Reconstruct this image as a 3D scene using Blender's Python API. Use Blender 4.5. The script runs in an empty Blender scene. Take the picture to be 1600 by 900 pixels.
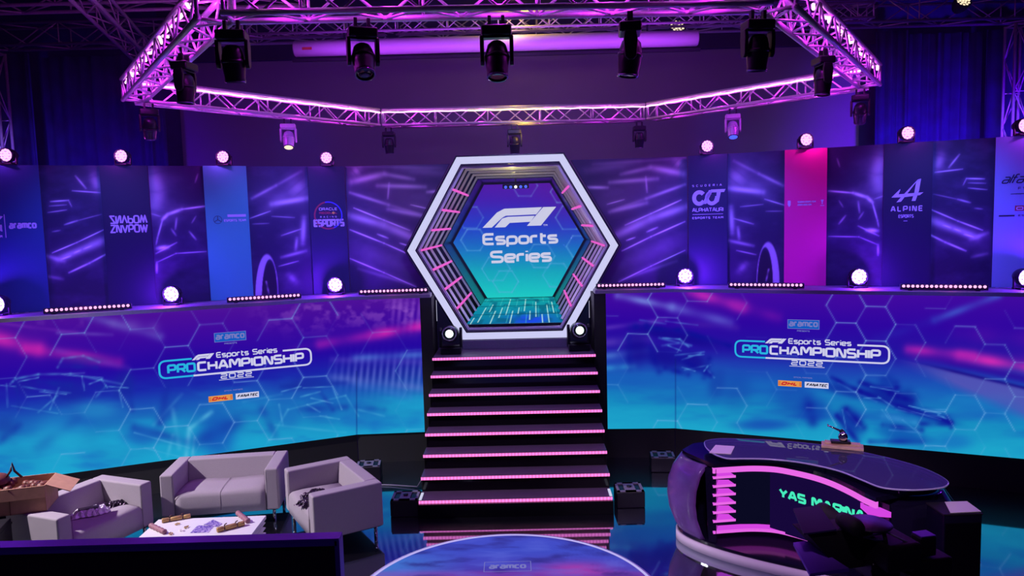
import bpy, math, random
import numpy as np
from mathutils import Vector, Matrix, Quaternion

random.seed(7)
C = bpy.context.scene.collection
S = bpy.context.scene

# ------------------------------------------------------------------ camera
FPX = 1150.0
PITCH = math.atan(0.089)
ROLL = 0.027
H = 3.48
Fv = Vector((0, math.cos(PITCH), -math.sin(PITCH)))
Uv = Vector((0, math.sin(PITCH), math.cos(PITCH)))
Rv = Vector((1, 0, 0))
R2 = math.cos(ROLL) * Rv - math.sin(ROLL) * Uv
U2 = math.sin(ROLL) * Rv + math.cos(ROLL) * Uv
cam_data = bpy.data.cameras.new('camera')
cam_data.sensor_width = 36.0
cam_data.lens = FPX / 1600 * 36
cam_data.clip_end = 200
cam = bpy.data.objects.new('camera', cam_data)
C.objects.link(cam)
m = Matrix((R2, U2, -Fv)).transposed().to_4x4()
m.translation = Vector((0, 0, H))
cam.matrix_world = m
S.camera = cam
S.view_settings.view_transform = 'Standard'
S.view_settings.look = 'None'
S.view_settings.exposure = 0.0
S.view_settings.gamma = 1.0
S.view_settings.use_curve_mapping = False

w = bpy.data.worlds.new('world')
S.world = w
w.use_nodes = True
w.node_tree.nodes['Background'].inputs[0].default_value = (0.03, 0.012, 0.10, 1)
w.node_tree.nodes['Background'].inputs[1].default_value = 0.25

def ray(px, py):
    return Fv + R2 * ((px - 800) / FPX) + U2 * ((450 - py) / FPX)
def atz(px, py, z):
    r = ray(px, py); k = (z - H) / r.z
    return Vector((r.x * k, r.y * k, z))
def aty(px, py, y):
    r = ray(px, py); k = y / r.y
    return Vector((r.x * k, y, H + r.z * k))
def online(px, py, A, B):
    """point where the sight line meets the vertical plane through A and B"""
    r = ray(px, py)
    dx, dy = B[0] - A[0], B[1] - A[1]
    k = (A[0] * dy - A[1] * dx) / (r.x * dy - r.y * dx)
    return Vector((r.x * k, r.y * k, H + r.z * k))
def proj_np(P):
    P = np.asarray(P, float) - np.array([0, 0, H])
    d = P @ np.array(Fv)
    return 800 + FPX * (P @ np.array(R2)) / d, 450 - FPX * (P @ np.array(U2)) / d

# ------------------------------------------------------------------ lights
def lamp(kind, loc, col, power, target=None, size=0.2, angle=40, blend=0.5):
    d = bpy.data.lights.new('stage_or_fill_lamp', kind)
    d.color = col; d.energy = power
    if kind == 'SPOT':
        d.spot_size = math.radians(angle); d.spot_blend = blend; d.shadow_soft_size = size
    elif kind == 'AREA':
        d.shape = 'RECTANGLE'
        d.size, d.size_y = size if isinstance(size, tuple) else (size, size)
    else:
        d.shadow_soft_size = size
    o = bpy.data.objects.new('stage_or_fill_lamp', d); C.objects.link(o)
    o.location = loc
    if target is not None:
        o.rotation_euler = (Vector(target) - Vector(loc)).to_track_quat('-Z', 'Y').to_euler()
    return o

# key on the sofas: high and from the left
lamp('SPOT', (-8.4, 6.6, 5.3), (1.0, 0.90, 0.97), 2700, (-3.6, 8.05, 0.4), 0.08, 46, 0.35)
# soft front fill added over sofas and desk, no fixture for it
lamp('SPOT', (1.5, 1.5, 6.0), (0.86, 0.80, 1.0), 190, (-2.75, 8.3, 0.4), 0.4, 23, 0.7)
lamp('SPOT', (0.6, 1.8, 5.6), (0.90, 0.58, 1.0), 850, (2.4, 7.2, 0.6), 0.25, 34, 0.8)
lamp('SPOT', (4.6, 3.5, 5.6), (1.0, 0.86, 0.95), 150, (3.1, 7.2, 0.9), 0.1, 30, 0.5)
# violet fill over the stage
lamp('AREA', (0, 8.5, 6.8), (0.34, 0.14, 1.0), 70, (0, 9.5, 0), (5.0, 4.0))
# blue wash on the banners, from the truss
for x, y, tx, ty in ((-4.6, 7.6, -5.4, 10.2), (-2.3, 8.4, -3.2, 11.0), (2.3, 8.4, 3.2, 10.9), (4.7, 7.6, 5.6, 10.0)):
    lamp('SPOT', (x, y, 5.0), (0.11, 0.135, 1.0), 470, (tx, ty, 3.0), 0.15, 62, 0.9)
lamp('SPOT', (0, 7.5, 5.4), (0.36, 0.36, 1.0), 260, (-0.1, 11.2, 3.2), 0.15, 90, 0.9)
# blue on the side drapes
lamp('SPOT', (-8.0, 11.0, 3.4), (0.10, 0.00, 1.0), 1500, (-9.0, 16.0, 3.6), 0.3, 75, 1.0)
lamp('SPOT', (8.6, 10.6, 3.0), (0.12, 0.00, 1.0), 6500, (9.6, 16.0, 3.8), 0.3, 75, 1.0)
# back wall wash
lamp('SPOT', (6.6, 12.0, 3.0), (0.40, 0.36, 1.0), 230, (7.4, 16.5, 3.9), 0.3, 75, 1.0)
lamp('SPOT', (-5.0, 12.0, 3.2), (0.2, 0.07, 1.0), 150, (-4.5, 16.5, 4.6), 0.3, 95, 1.0)
lamp('SPOT', (0.0, 13.2, 7.0), (1.0, 0.50, 0.70), 26, (0.6, 16.5, 4.6), 0.3, 100, 1.0)
lamp('SPOT', (2.5, 12.0, 3.2), (0.3, 0.13, 1.0), 110, (2.8, 16.5, 5.6), 0.3, 100, 1.0)
lamp('SPOT', (-8.6, 11.5, 5.0), (0.35, 0.2, 1.0), 260, (-9.8, 14.5, 5.0), 0.1, 30, 1.0)  # unseen spots added to bring out the truss towers
lamp('SPOT', (8.6, 11.5, 5.0), (0.35, 0.2, 1.0), 260, (9.9, 14.5, 5.0), 0.1, 30, 1.0)
# warm spill on the middle of the truss
lamp('POINT', (0.15, 12.15, 5.75), (1.0, 0.66, 0.06), 9, None, 0.08)
lamp('POINT', (0.3, 12.3, 4.95), (1.0, 0.62, 0.06), 5, None, 0.06)
lamp('POINT', (0.3, 13.3, 7.45), (1.0, 0.66, 0.06), 22, None, 0.08)
# unseen strip light added to turn the roll under the roof truss purple
lamp('AREA', (0.0, 12.75, 6.25), (0.40, 0.05, 1.0), 42, (0, 13.5, 6.82), (7.0, 0.12))

# ------------------------------------------------------------------ materials
def srgb(c):
    return tuple(((v / 255) / 12.92 if v / 255 <= 0.04045 else ((v / 255 + 0.055) / 1.055) ** 2.4) for v in c)
def srgb_np(a):
    a = np.clip(a / 255.0, 0, 1)
    return np.where(a <= 0.04045, a / 12.92, ((a + 0.055) / 1.055) ** 2.4)

def mat(name, col, rough=0.5, metal=0.0, spec=0.5, noise=0.0, nscale=40, bump=0.0, coat=0.0):
    ma = bpy.data.materials.new(name); ma.use_nodes = True
    nt = ma.node_tree; b = nt.nodes['Principled BSDF']
    c = srgb(col)
    b.inputs['Base Color'].default_value = (*c, 1)
    b.inputs['Roughness'].default_value = rough
    b.inputs['Metallic'].default_value = metal
    b.inputs['Specular IOR Level'].default_value = spec
    b.inputs['Coat Weight'].default_value = coat
    b.inputs['Coat Roughness'].default_value = 0.08
    if noise or bump:
        tc = nt.nodes.new('ShaderNodeTexCoord'); n = nt.nodes.new('ShaderNodeTexNoise')
        n.inputs['Scale'].default_value = nscale; n.inputs['Detail'].default_value = 4
        nt.links.new(tc.outputs['Object'], n.inputs['Vector'])
        if noise:
            r = nt.nodes.new('ShaderNodeValToRGB')
            r.color_ramp.elements[0].position = 0.3; r.color_ramp.elements[1].position = 0.7
            r.color_ramp.elements[0].color = (*[v * (1 - noise) for v in c], 1)
            r.color_ramp.elements[1].color = (*[min(1, v * (1 + noise)) for v in c], 1)
            nt.links.new(n.outputs['Fac'], r.inputs['Fac']); nt.links.new(r.outputs['Color'], b.inputs['Base Color'])
        if bump:
            bp = nt.nodes.new('ShaderNodeBump'); bp.inputs['Strength'].default_value = bump; bp.inputs['Distance'].default_value = 0.01
            nt.links.new(n.outputs['Fac'], bp.inputs['Height']); nt.links.new(bp.outputs['Normal'], b.inputs['Normal'])
    return ma
def emis(name, col, strength=1.0):
    ma = bpy.data.materials.new(name); ma.use_nodes = True
    nt = ma.node_tree; nt.nodes.clear()
    e = nt.nodes.new('ShaderNodeEmission'); o = nt.nodes.new('ShaderNodeOutputMaterial')
    e.inputs[0].default_value = (*srgb(col), 1); e.inputs[1].default_value = strength
    nt.links.new(e.outputs[0], o.inputs[0])
    return ma
def attr_emis(name, strength=1.0):
    ma = emis(name, (255, 255, 255), strength); nt = ma.node_tree
    a = nt.nodes.new('ShaderNodeAttribute'); a.attribute_name = 'picture'
    e = [n for n in nt.nodes if n.type == 'EMISSION'][0]
    nt.links.new(a.outputs['Color'], e.inputs[0])
    return ma
def attr_print(name):
    ma = mat(name, (255, 255, 255), 0.55, spec=0.3); nt = ma.node_tree
    a = nt.nodes.new('ShaderNodeAttribute'); a.attribute_name = 'picture'
    nt.links.new(a.outputs['Color'], nt.nodes['Principled BSDF'].inputs['Base Color'])
    return ma
def strip_emis(name, col, strength, scale=55, low=0.45):
    """LED tape: bright dots along local X"""
    ma = emis(name, col, strength); nt = ma.node_tree
    e = [n for n in nt.nodes if n.type == 'EMISSION'][0]
    tc = nt.nodes.new('ShaderNodeTexCoord'); wv = nt.nodes.new('ShaderNodeTexWave')
    wv.inputs['Scale'].default_value = scale
    nt.links.new(tc.outputs['Object'], wv.inputs['Vector'])
    mr = nt.nodes.new('ShaderNodeMapRange')
    mr.inputs['To Min'].default_value = low * strength; mr.inputs['To Max'].default_value = strength
    nt.links.new(wv.outputs['Fac'], mr.inputs['Value']); nt.links.new(mr.outputs[0], e.inputs[1])
    return ma

M = {
 'black': mat('matt_black', (14, 11, 18), 0.7),
 'black_gloss': mat('gloss_black', (8, 6, 12), 0.12),
 'black_metal': mat('black_metal', (26, 24, 34), 0.38, 0.3),
 'case': mat('black_plastic', (20, 18, 28), 0.42, bump=0.15, nscale=90),
 'grey_plastic': mat('grey_plastic', (120, 115, 135), 0.5),
 'alu': mat('brushed_aluminium', (205, 200, 212), 0.38, 0.35, noise=0.08, nscale=30),
 'chrome': mat('chrome', (220, 220, 225), 0.12, 1.0),
 'drape': mat('black_drape', (30, 40, 100), 0.9, noise=0.3, nscale=3),
 'wall': mat('painted_wall', (128, 118, 134), 0.85, noise=0.05, nscale=1.2),
 'ceiling': mat('black_ceiling', (12, 10, 16), 0.9),
 'shelf': mat('grey_laminate', (120, 112, 135), 0.4, noise=0.06),
 'fabric': mat('grey_woven_fabric', (168, 158, 170), 0.95, spec=0.15, noise=0.10, nscale=260, bump=0.25),
 'seam': mat('grey_seam', (110, 100, 112), 0.95, spec=0.1),
 'white': mat('white_laminate', (235, 232, 238), 0.35),
 'paper': mat('white_paper', (238, 228, 232), 0.7),
 'card': mat('brown_cardboard', (196, 148, 122), 0.85, noise=0.08, nscale=14),
 'card_in': mat('dark_cardboard', (120, 78, 62), 0.9),
 'brown': mat('brown_wrapped_goods', (112, 60, 50), 0.5, noise=0.2, nscale=30),
 'gold': mat('gold_card', (188, 150, 96), 0.42, 0.35, noise=0.1, nscale=60),
 'rose': mat('rose_paper', (158, 108, 124), 0.6, noise=0.15, nscale=50),
 'ribbon': mat('dark_ribbon', (86, 50, 52), 0.5),
 'foil': mat('silver_foil', (235, 232, 238), 0.35, 0.15, bump=1.0, nscale=26),
 'foil_dark': mat('dark_wrap', (64, 50, 70), 0.22, 0.6, bump=1.0, nscale=30),
 'tread': mat('dark_tread', (82, 62, 96), 0.36, noise=0.08, nscale=8),
 'tunnel': mat('dark_violet_panel', (26, 18, 40), 0.25),
 'slat': mat('pale_metal_slat', (235, 232, 245), 0.4, 0.0),
 'wood': mat('pale_wood', (214, 184, 150), 0.6, noise=0.12, nscale=20),
 'roll': mat('white_screen_casing', (225, 220, 230), 0.4),
 'orange': mat('orange_label', (205, 95, 60), 0.6),
 'monitor': mat('violet_edge_trim', (96, 66, 170), 0.4),
 'desk': mat('dark_patterned_shell', (112, 78, 150), 0.22, noise=0.2, nscale=5),
 'desk_dark': mat('dark_glossy_desk', (22, 16, 42), 0.12),
 'plinth': mat('pale_plinth', (205, 190, 210), 0.5),
 'hood': mat('lit_violet_hood', (120, 66, 205), 0.45),  # violet brightened in the colour to make up for weak light
 'lens': mat('dark_lens', (16, 14, 30), 0.05, coat=1.0),
 'lens_rim': mat('lens_rim', (120, 105, 150), 0.2, 0.6),
 'dkline': mat('dark_print', (24, 18, 60), 0.6),
 'ltline': mat('pale_print', (190, 185, 215), 0.6),
 'redline': mat('red_print', (150, 40, 70), 0.6),
 'yline': mat('yellow_print', (230, 180, 70), 0.6),
 'screen': attr_emis('led_picture', 1.0),
 'print': attr_print('printed_banner'),
 'e_white': emis('logo_white', (205, 205, 235), 1.0),
 'e_cyan': emis('logo_cyan', (40, 180, 225), 1.0),
 'e_blue': emis('logo_blue', (20, 90, 190), 1.0),
 'e_dim': emis('logo_small', (120, 120, 190), 1.0),
 'e_orange': emis('logo_orange', (225, 150, 75), 1.0),
 'e_red': emis('logo_red', (200, 40, 45), 1.0),
 'e_black': emis('logo_black', (12, 14, 40), 1.0),
 'e_frame': emis('portal_light_frame', (205, 205, 245), 1.0),
 'e_pink': emis('pink_led', (232, 96, 205), 1.0),
 'e_desk': emis('desk_pink_led', (214, 70, 226), 1.0),
 'e_desk2': emis('desk_pink_led_face', (235, 105, 232), 1.0),
 'e_green': emis('green_lettering', (70, 238, 190), 1.0),
 'e_truss': emis('truss_led', (255, 165, 240), 3.6),
 'e_trussw': emis('truss_led_warm', (255, 222, 165), 3.0),
 'e_blob': emis('led_lamp_pink', (255, 185, 245), 1.5),
 'e_blob2': emis('led_lamp_white', (255, 245, 255), 1.8),
 'e_warmlens': emis('warm_led_lens', (250, 225, 190), 1.3),
 'e_green_lens': emis('cold_lens', (225, 255, 235), 3.0),
 'e_halo': emis('lens_glow', (70, 110, 110), 1.0),
 'e_purple': emis('par_halo', (190, 50, 240), 1.0),
 'e_bluepix': emis('blue_pixel', (70, 90, 250), 1.5),
 'e_rim': emis('table_rim_light', (190, 180, 245), 1.0),
 'e_step': strip_emis('step_led', (255, 122, 208), 1.6, 7.5, 0.62),
 'e_step2': emis('step_led_solid', (250, 150, 222), 1.0),
 'e_bar': emis('bar_led', (255, 165, 235), 1.7),
}
# desk shell and stairs pick up a little coat
def floor_mat():
    ma = bpy.data.materials.new('black_gloss_floor'); ma.use_nodes = True
    nt = ma.node_tree; b = nt.nodes['Principled BSDF']
    b.inputs['Base Color'].default_value = (*srgb((10, 8, 16)), 1)
    b.inputs['Roughness'].default_value = 0.4
    out = [n for n in nt.nodes if n.type == 'OUTPUT_MATERIAL'][0]
    g = nt.nodes.new('ShaderNodeBsdfGlossy'); g.inputs['Roughness'].default_value = 0.045
    g.inputs['Color'].default_value = (0.75, 0.85, 1, 1)
    tc = nt.nodes.new('ShaderNodeTexCoord'); n = nt.nodes.new('ShaderNodeTexNoise'); n.inputs['Scale'].default_value = 1.3
    nt.links.new(tc.outputs['Object'], n.inputs['Vector'])
    mr = nt.nodes.new('ShaderNodeMapRange'); mr.inputs['To Min'].default_value = 0.42; mr.inputs['To Max'].default_value = 0.56
    nt.links.new(n.outputs['Fac'], mr.inputs['Value'])
    mx = nt.nodes.new('ShaderNodeMixShader')
    nt.links.new(mr.outputs[0], mx.inputs[0]); nt.links.new(b.outputs[0], mx.inputs[1]); nt.links.new(g.outputs[0], mx.inputs[2])
    nt.links.new(mx.outputs[0], out.inputs[0])
    return ma
M['floor'] = floor_mat()
def glass_mat():
    ma = bpy.data.materials.new('hazed_glass'); ma.use_nodes = True
    nt = ma.node_tree; nt.nodes.clear()
    out = nt.nodes.new('ShaderNodeOutputMaterial'); t = nt.nodes.new('ShaderNodeBsdfTransparent')
    t.inputs[0].default_value = (0.80, 0.84, 0.95, 1)
    g = nt.nodes.new('ShaderNodeBsdfGlossy'); g.inputs['Roughness'].default_value = 0.01
    fr = nt.nodes.new('ShaderNodeFresnel'); fr.inputs[0].default_value = 1.9
    mx = nt.nodes.new('ShaderNodeMixShader')
    nt.links.new(fr.outputs[0], mx.inputs[0]); nt.links.new(t.outputs[0], mx.inputs[1]); nt.links.new(g.outputs[0], mx.inputs[2])
    df = nt.nodes.new('ShaderNodeBsdfDiffuse'); df.inputs[0].default_value = (0.45, 0.48, 0.75, 1)  # pale blue diffuse stands in for the lighter screen reflections
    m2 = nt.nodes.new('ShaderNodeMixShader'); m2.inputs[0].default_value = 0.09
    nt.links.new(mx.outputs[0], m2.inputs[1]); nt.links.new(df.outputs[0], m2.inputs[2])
    nt.links.new(m2.outputs[0], out.inputs[0])
    return ma
M['glass'] = glass_mat()
M['hood_dim'] = mat('dim_violet_hood', (44, 32, 80), 0.5)  # darker copy of the hood violet for the dimly lit upper hood
M['glass_edge'] = mat('glass_edge', (190, 185, 225), 0.15, spec=0.8)

# ------------------------------------------------------------------ mesh tools
class MB:
    def __init__(s): s.v = []; s.f = []; s.sm = []
    def add(s, vs, fs, smooth=False, mx=None):
        n = len(s.v)
        for p in vs:
            p = Vector(p)
            if mx is not None: p = mx @ p
            s.v.append(tuple(p))
        for f in fs: s.f.append(tuple(i + n for i in f)); s.sm.append(smooth)
        return s
    def box(s, c, size, mx=None):
        x, y, z = [k / 2 for k in size]; cx, cy, cz = c
        vs = [(cx + a * x, cy + b * y, cz + d * z) for a in (-1, 1) for b in (-1, 1) for d in (-1, 1)]
        return s.add(vs, [(0, 1, 3, 2), (4, 6, 7, 5), (0, 4, 5, 1), (2, 3, 7, 6), (0, 2, 6, 4), (1, 5, 7, 3)], mx=mx)
    def tube(s, pts, r, n=8, mx=None, closed=False, r2=None):
        pts = [Vector(p) for p in pts]; vs = []; fs = []
        up = Vector((0, 0, 1)); N = len(pts)
        for i, p in enumerate(pts):
            a = pts[(i - 1) % N] if (closed or i > 0) else p
            b = pts[(i + 1) % N] if (closed or i < N - 1) else p
            t = (b - a).normalized()
            u = t.cross(up if abs(t.z) < 0.95 else Vector((1, 0, 0))).normalized(); v = u.cross(t)
            rr = r if r2 is None else r + (r2 - r) * i / max(1, N - 1)
            for k in range(n):
                an = 2 * math.pi * k / n
                vs.append(p + u * (rr * math.cos(an)) + v * (rr * math.sin(an)))
        for i in range(N if closed else N - 1):
            j = (i + 1) % N
            for k in range(n):
                fs.append((i * n + k, i * n + (k + 1) % n, j * n + (k + 1) % n, j * n + k))
        if not closed:
            fs.append(tuple(range(n - 1, -1, -1))); fs.append(tuple((N - 1) * n + k for k in range(n)))
        return s.add(vs, fs, True, mx)
    def lathe(s, prof, n=20, mx=None, caps=True):
        """profile of (radius, height) about local Z"""
        vs = []; fs = []
        for r, z in prof:
            for k in range(n):
                a = 2 * math.pi * k / n
                vs.append((r * math.cos(a), r * math.sin(a), z))
        for i in range(len(prof) - 1):
            for k in range(n):
                fs.append((i * n + k, i * n + (k + 1) % n, (i + 1) * n + (k + 1) % n, (i + 1) * n + k))
        if caps:
            fs.append(tuple(range(n - 1, -1, -1))); fs.append(tuple((len(prof) - 1) * n + k for k in range(n)))
        return s.add(vs, fs, True, mx)
    def prism(s, poly, z0, z1, mx=None, smooth=False):
        n = len(poly)
        vs = [(x, y, z0) for x, y in poly] + [(x, y, z1) for x, y in poly]
        s.add(vs, [tuple(range(n - 1, -1, -1)), tuple(range(n, 2 * n))], False, mx)
        return s.add(vs, [(i, (i + 1) % n, n + (i + 1) % n, n + i) for i in range(n)], smooth, mx)
    def poly(s, pts, mx=None): return s.add(pts, [tuple(range(len(pts)))], mx=mx)
    def mesh(s, name):
        me = bpy.data.meshes.new(name); me.from_pydata(s.v, [], s.f)
        me.polygons.foreach_set('use_smooth', s.sm); me.update()
        return me
def obj(name, mb, material, parent=None, bevel=0, seg=2, loc=None, rot=None, label=None, recalc=False):
    me = mb.mesh(name) if isinstance(mb, MB) else mb
    if isinstance(mb, MB):
        import bmesh
        bm = bmesh.new(); bm.from_mesh(me); bmesh.ops.remove_doubles(bm, verts=bm.verts, dist=1e-5)
        bmesh.ops.recalc_face_normals(bm, faces=bm.faces) if recalc or bevel else None
        bm.to_mesh(me); bm.free()
    if not me.materials: me.materials.append(M[material] if isinstance(material, str) else material)
    o = bpy.data.objects.new(name, me); C.objects.link(o)
    if parent: o.parent = parent
    if loc is not None: o.location = loc
    if rot is not None: o.rotation_euler = rot
    if bevel:
        b = o.modifiers.new('bevel', 'BEVEL'); b.width = bevel; b.segments = seg; b.limit_method = 'ANGLE'
        if hasattr(b, 'harden_normals'): b.harden_normals = False
        for p in me.polygons: p.use_smooth = True
        w_ = o.modifiers.new('wn', 'WEIGHTED_NORMAL')
    if label: o['label'] = label
    return o
def thing(name, label, cat, loc=(0, 0, 0), rz=0, group=None):
    o = bpy.data.objects.new(name, None); C.objects.link(o); o.empty_display_size = 0.1
    o.location = loc; o.rotation_euler = (0, 0, rz); o['label'] = label; o['category'] = cat
    if group: o['group'] = group
    return o
def tag(o, label, cat, group=None):
    o['label'] = label; o['category'] = cat
    if group: o['group'] = group
    return o
def struct(name, mb, material, **k):
    o = obj(name, mb, material, **k); o['kind'] = 'structure'; return o

def dup(root, loc, label, rz=None, tilt=None):
    """copy a thing and its parts; mesh data shared"""
    r = root.copy(); C.objects.link(r); r.location = loc; r['label'] = label
    if rz is not None: r.rotation_euler = (root.rotation_euler.x, root.rotation_euler.y, rz)
    for ch in list(root.children):
        c = ch.copy(); C.objects.link(c); c.parent = r
        if tilt is not None and ch.name.startswith('lamp_head'): c.rotation_euler.x = tilt
        for g in ch.children:
            d = g.copy(); C.objects.link(d); d.parent = c
    return r

# ------------------------------------------------------------------ stroke lettering
W8 = 0.8
def rnd(x0, y0, x1, y1): return ('c', [(x0, y0), (x1, y0), (x1, y1), (x0, y1)])
GL = {
 'A': (.9, [('o', [(0, 0), (.36, 1), (.54, 1), (.9, 0)]), ('s', [(.2, .33), (.7, .33)])]),
 'B': (.8, [('c', [(0, 0), (0, 1), (.72, 1), (.72, .52), (.8, .5), (.8, 0)]), ('s', [(0, .52), (.7, .52)])]),
 'C': (.8, [('o', [(.8, 1), (0, 1), (0, 0), (.8, 0)])]),
 'D': (.8, [('c', [(0, 0), (0, 1), (.8, 1), (.8, 0)])]),
 'E': (.72, [('o', [(.72, 1), (0, 1), (0, 0), (.72, 0)]), ('s', [(0, .5), (.66, .5)])]),
 'F': (.72, [('o', [(.72, 1), (0, 1), (0, 0)]), ('s', [(0, .48), (.66, .48)])]),
 'G': (.8, [('o', [(.8, 1), (0, 1), (0, 0), (.8, 0), (.8, .5), (.45, .5)])]),
 'H': (.8, [('s', [(0, 0), (0, 1)]), ('s', [(.8, 0), (.8, 1)]), ('s', [(0, .5), (.8, .5)])]),
 'I': (.0, [('s', [(0, 0), (0, 1)])]),
 'K': (.8, [('s', [(0, 0), (0, 1)]), ('s', [(.75, 1), (.1, .5), (.8, 0)])]),
 'L': (.65, [('o', [(0, 1), (0, 0), (.65, 0)])]),
 'M': (1.0, [('o', [(0, 0), (0, 1), (.22, 1), (.5, .3), (.78, 1), (1, 1), (1, 0)])]),
 'N': (.8, [('o', [(0, 0), (0, 1), (.2, 1), (.6, 0), (.8, 0), (.8, 1)])]),
 'O': (.85, [('c', [(0, 0), (0, 1), (.85, 1), (.85, 0)])]),
 'P': (.8, [('o', [(0, 0), (0, 1), (.8, 1), (.8, .4), (.12, .4)])]),
 'R': (.8, [('o', [(0, 0), (0, 1), (.8, 1), (.8, .42), (.12, .42)]), ('s', [(.42, .42), (.82, 0)])]),
 'S': (.78, [('o', [(.78, 1), (0, 1), (0, .52), (.78, .48), (.78, 0), (0, 0)])]),
 'T': (.8, [('s', [(0, 1), (.8, 1)]), ('s', [(.4, 1), (.4, 0)])]),
 'U': (.8, [('o', [(0, 1), (0, 0), (.8, 0), (.8, 1)])]),
 'V': (.9, [('s', [(0, 1), (.45, 0), (.9, 1)])]),
 'W': (1.2, [('s', [(0, 1), (.3, 0), (.6, .9), (.9, 0), (1.2, 1)])]),
 'Y': (.85, [('s', [(0, 1), (.42, .45), (.85, 1)]), ('s', [(.42, .45), (.42, 0)])]),
 'Z': (.8, [('s', [(0, 1), (.8, 1), (0, 0), (.8, 0)])]),
 '2': (.8, [('o', [(0, 1), (.8, 1), (.8, .5), (0, .5), (0, 0), (.8, 0)])]),
 '0': (.8, [('c', [(0, 0), (0, 1), (.8, 1), (.8, 0)])]),
 'a': (.65, [('o', [(.05, .7), (.65, .7), (.65, 0), (0, 0), (0, .38), (.65, .38)])]),
 'r': (.45, [('o', [(0, 0), (0, .7), (.45, .7)])]),
 'm': (1.0, [('o', [(0, 0), (0, .7), (1, .7), (1, 0)]), ('s', [(.5, .7), (.5, 0)])]),
 'n': (.62, [('o', [(0, 0), (0, .7), (.62, .7), (.62, 0)])]),
 'c': (.6, [('o', [(.6, .7), (0, .7), (0, 0), (.6, 0)])]),
 'o': (.65, [('c', [(0, 0), (0, .7), (.65, .7), (.65, 0)])]),
 's': (.6, [('o', [(.6, .7), (0, .7), (0, .38), (.6, .34), (.6, 0), (0, 0)])]),
 'p': (.65, [('o', [(0, -.32), (0, .7), (.65, .7), (.65, 0), (.1, 0)])]),
 't': (.42, [('o', [(.1, .98), (.1, 0), (.42, 0)]), ('s', [(.1, .7), (.42, .7)])]),
 'i': (.0, [('s', [(0, 0), (0, .72)]), ('s', [(0, .92), (0, 1.04)])]),
 'e': (.65, [('o', [(.62, 0), (0, 0), (0, .7), (.65, .7), (.65, .34), (.1, .34)])]),
 'l': (.0, [('s', [(0, 0), (0, 1)])]),
 'f': (.35, [('o', [(.1, 0), (.1, 1), (.4, 1)]), ('s', [(-.08, .66), (.35, .66)])]),
 'z': (.6, [('s', [(0, .7), (.6, .7), (0, 0), (.6, 0)])]),
 'g': (.65, [('c', [(0, 0), (0, .7), (.65, .7), (.65, 0)]), ('o', [(.65, .1), (.65, -.3), (.05, -.3)])]),
 'w': (1.0, [('s', [(0, .7), (.25, 0), (.5, .65), (.75, 0), (1, .7)])]),
 'd': (.65, [('c', [(0, 0), (0, .7), (.65, .7), (.65, 0)]), ('s', [(.65, .6), (.65, 1)])]),
 'h': (.62, [('s', [(0, 0), (0, 1)]), ('o', [(0, .7), (.62, .7), (.62, 0)])]),
 '1': (.3, [('s', [(0, .8), (.3, 1), (.3, 0)])]),
 ' ': (.35, []),
 '-': (.4, [('s', [(0, .4), (.4, .4)])]),
 '|': (.0, [('s', [(0, -.4), (0, 1.3)])]),
}
def roundpath(pts, closed, rad, n=4):
    pts = [Vector(p) for p in pts]; out = []; N = len(pts)
    for i, p in enumerate(pts):
        if not closed and (i == 0 or i == N - 1): out.append(p); continue
        a = pts[(i - 1) % N]; b = pts[(i + 1) % N]
        r = min(rad, (a - p).length * .49, (b - p).length * .49)
        pa = p + (a - p).normalized() * r; pb = p + (b - p).normalized() * r
        for k in range(n + 1):
            t = k / n
            out.append(pa * (1 - t) ** 2 + p * 2 * t * (1 - t) + pb * t * t)
    return out
def ribbon(mb, pts, closed, wd, f):
    """flat ribbon in 2-D mapped to 3-D through f(x, y)"""
    N = len(pts); vs = []
    for i, p in enumerate(pts):
        a = pts[(i - 1) % N] if (closed or i > 0) else p
        b = pts[(i + 1) % N] if (closed or i < N - 1) else p
        d1 = (p - a).normalized() if (p - a).length > 1e-9 else (b - p).normalized()
        d2 = (b - p).normalized() if (b - p).length > 1e-9 else d1
        t = d1 + d2
        t = t.normalized() if t.length > 1e-6 else d1
        nrm = Vector((-t.y, t.x)); k = wd / 2 / max(.45, abs(t.dot(d1)))
        vs.append(f(p.x + nrm.x * k, p.y + nrm.y * k)); vs.append(f(p.x - nrm.x * k, p.y - nrm.y * k))
    fs = [(2 * i + 1, 2 * ((i + 1) % N) + 1, 2 * ((i + 1) % N), 2 * i) for i in range(N if closed else N - 1)]
    mb.add(vs, fs)
def text_width(s, sp): return sum(GL[c][0] + sp for c in s) - sp
def text(mb, s, f, x, y, h, wd=.16, sp=.34, width=None, sx=1.0, rad=.2, skew=0.0, center=False):
    """lettering in plane coordinates; f maps (x, y) to 3-D; h cap height; width stretches the line"""
    tw = text_width(s, sp)
    if width: sx = width / (tw * h)
    cx = x - tw * h * sx / 2 if center else x
    for ch in s:
        gw, st = GL[ch]
        for kind, pts in st:
            P = roundpath(pts, kind == 'c', rad if kind != 's' else .001)
            # inset so that the outer edge keeps the cap height
            Q = [Vector((cx + (p.x + skew * p.y) * h * sx, y + (wd / 2 + p.y * (1 - wd)) * h)) for p in P]
            if kind != 'c' or len(Q) > 2: ribbon(mb, Q, kind == 'c', wd * h, f)
        cx += (gw + sp) * h * sx
def rbox(mb, f, x0, y0, x1, y1, wd=None, r=0.0):
    pts = roundpath([(x0, y0), (x1, y0), (x1, y1), (x0, y1)], True, max(r, 1e-4))
    if wd: ribbon(mb, pts, True, wd, f)
    else: mb.poly([f(p.x, p.y) for p in pts])
def frame_of(O, X, Y, off=0.004):
    O = Vector(O); X = Vector(X).normalized(); Y = Vector(Y).normalized(); N = X.cross(Y)
    return lambda x, y, k=0.0: O + X * x + Y * y + N * (off + k)
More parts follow.
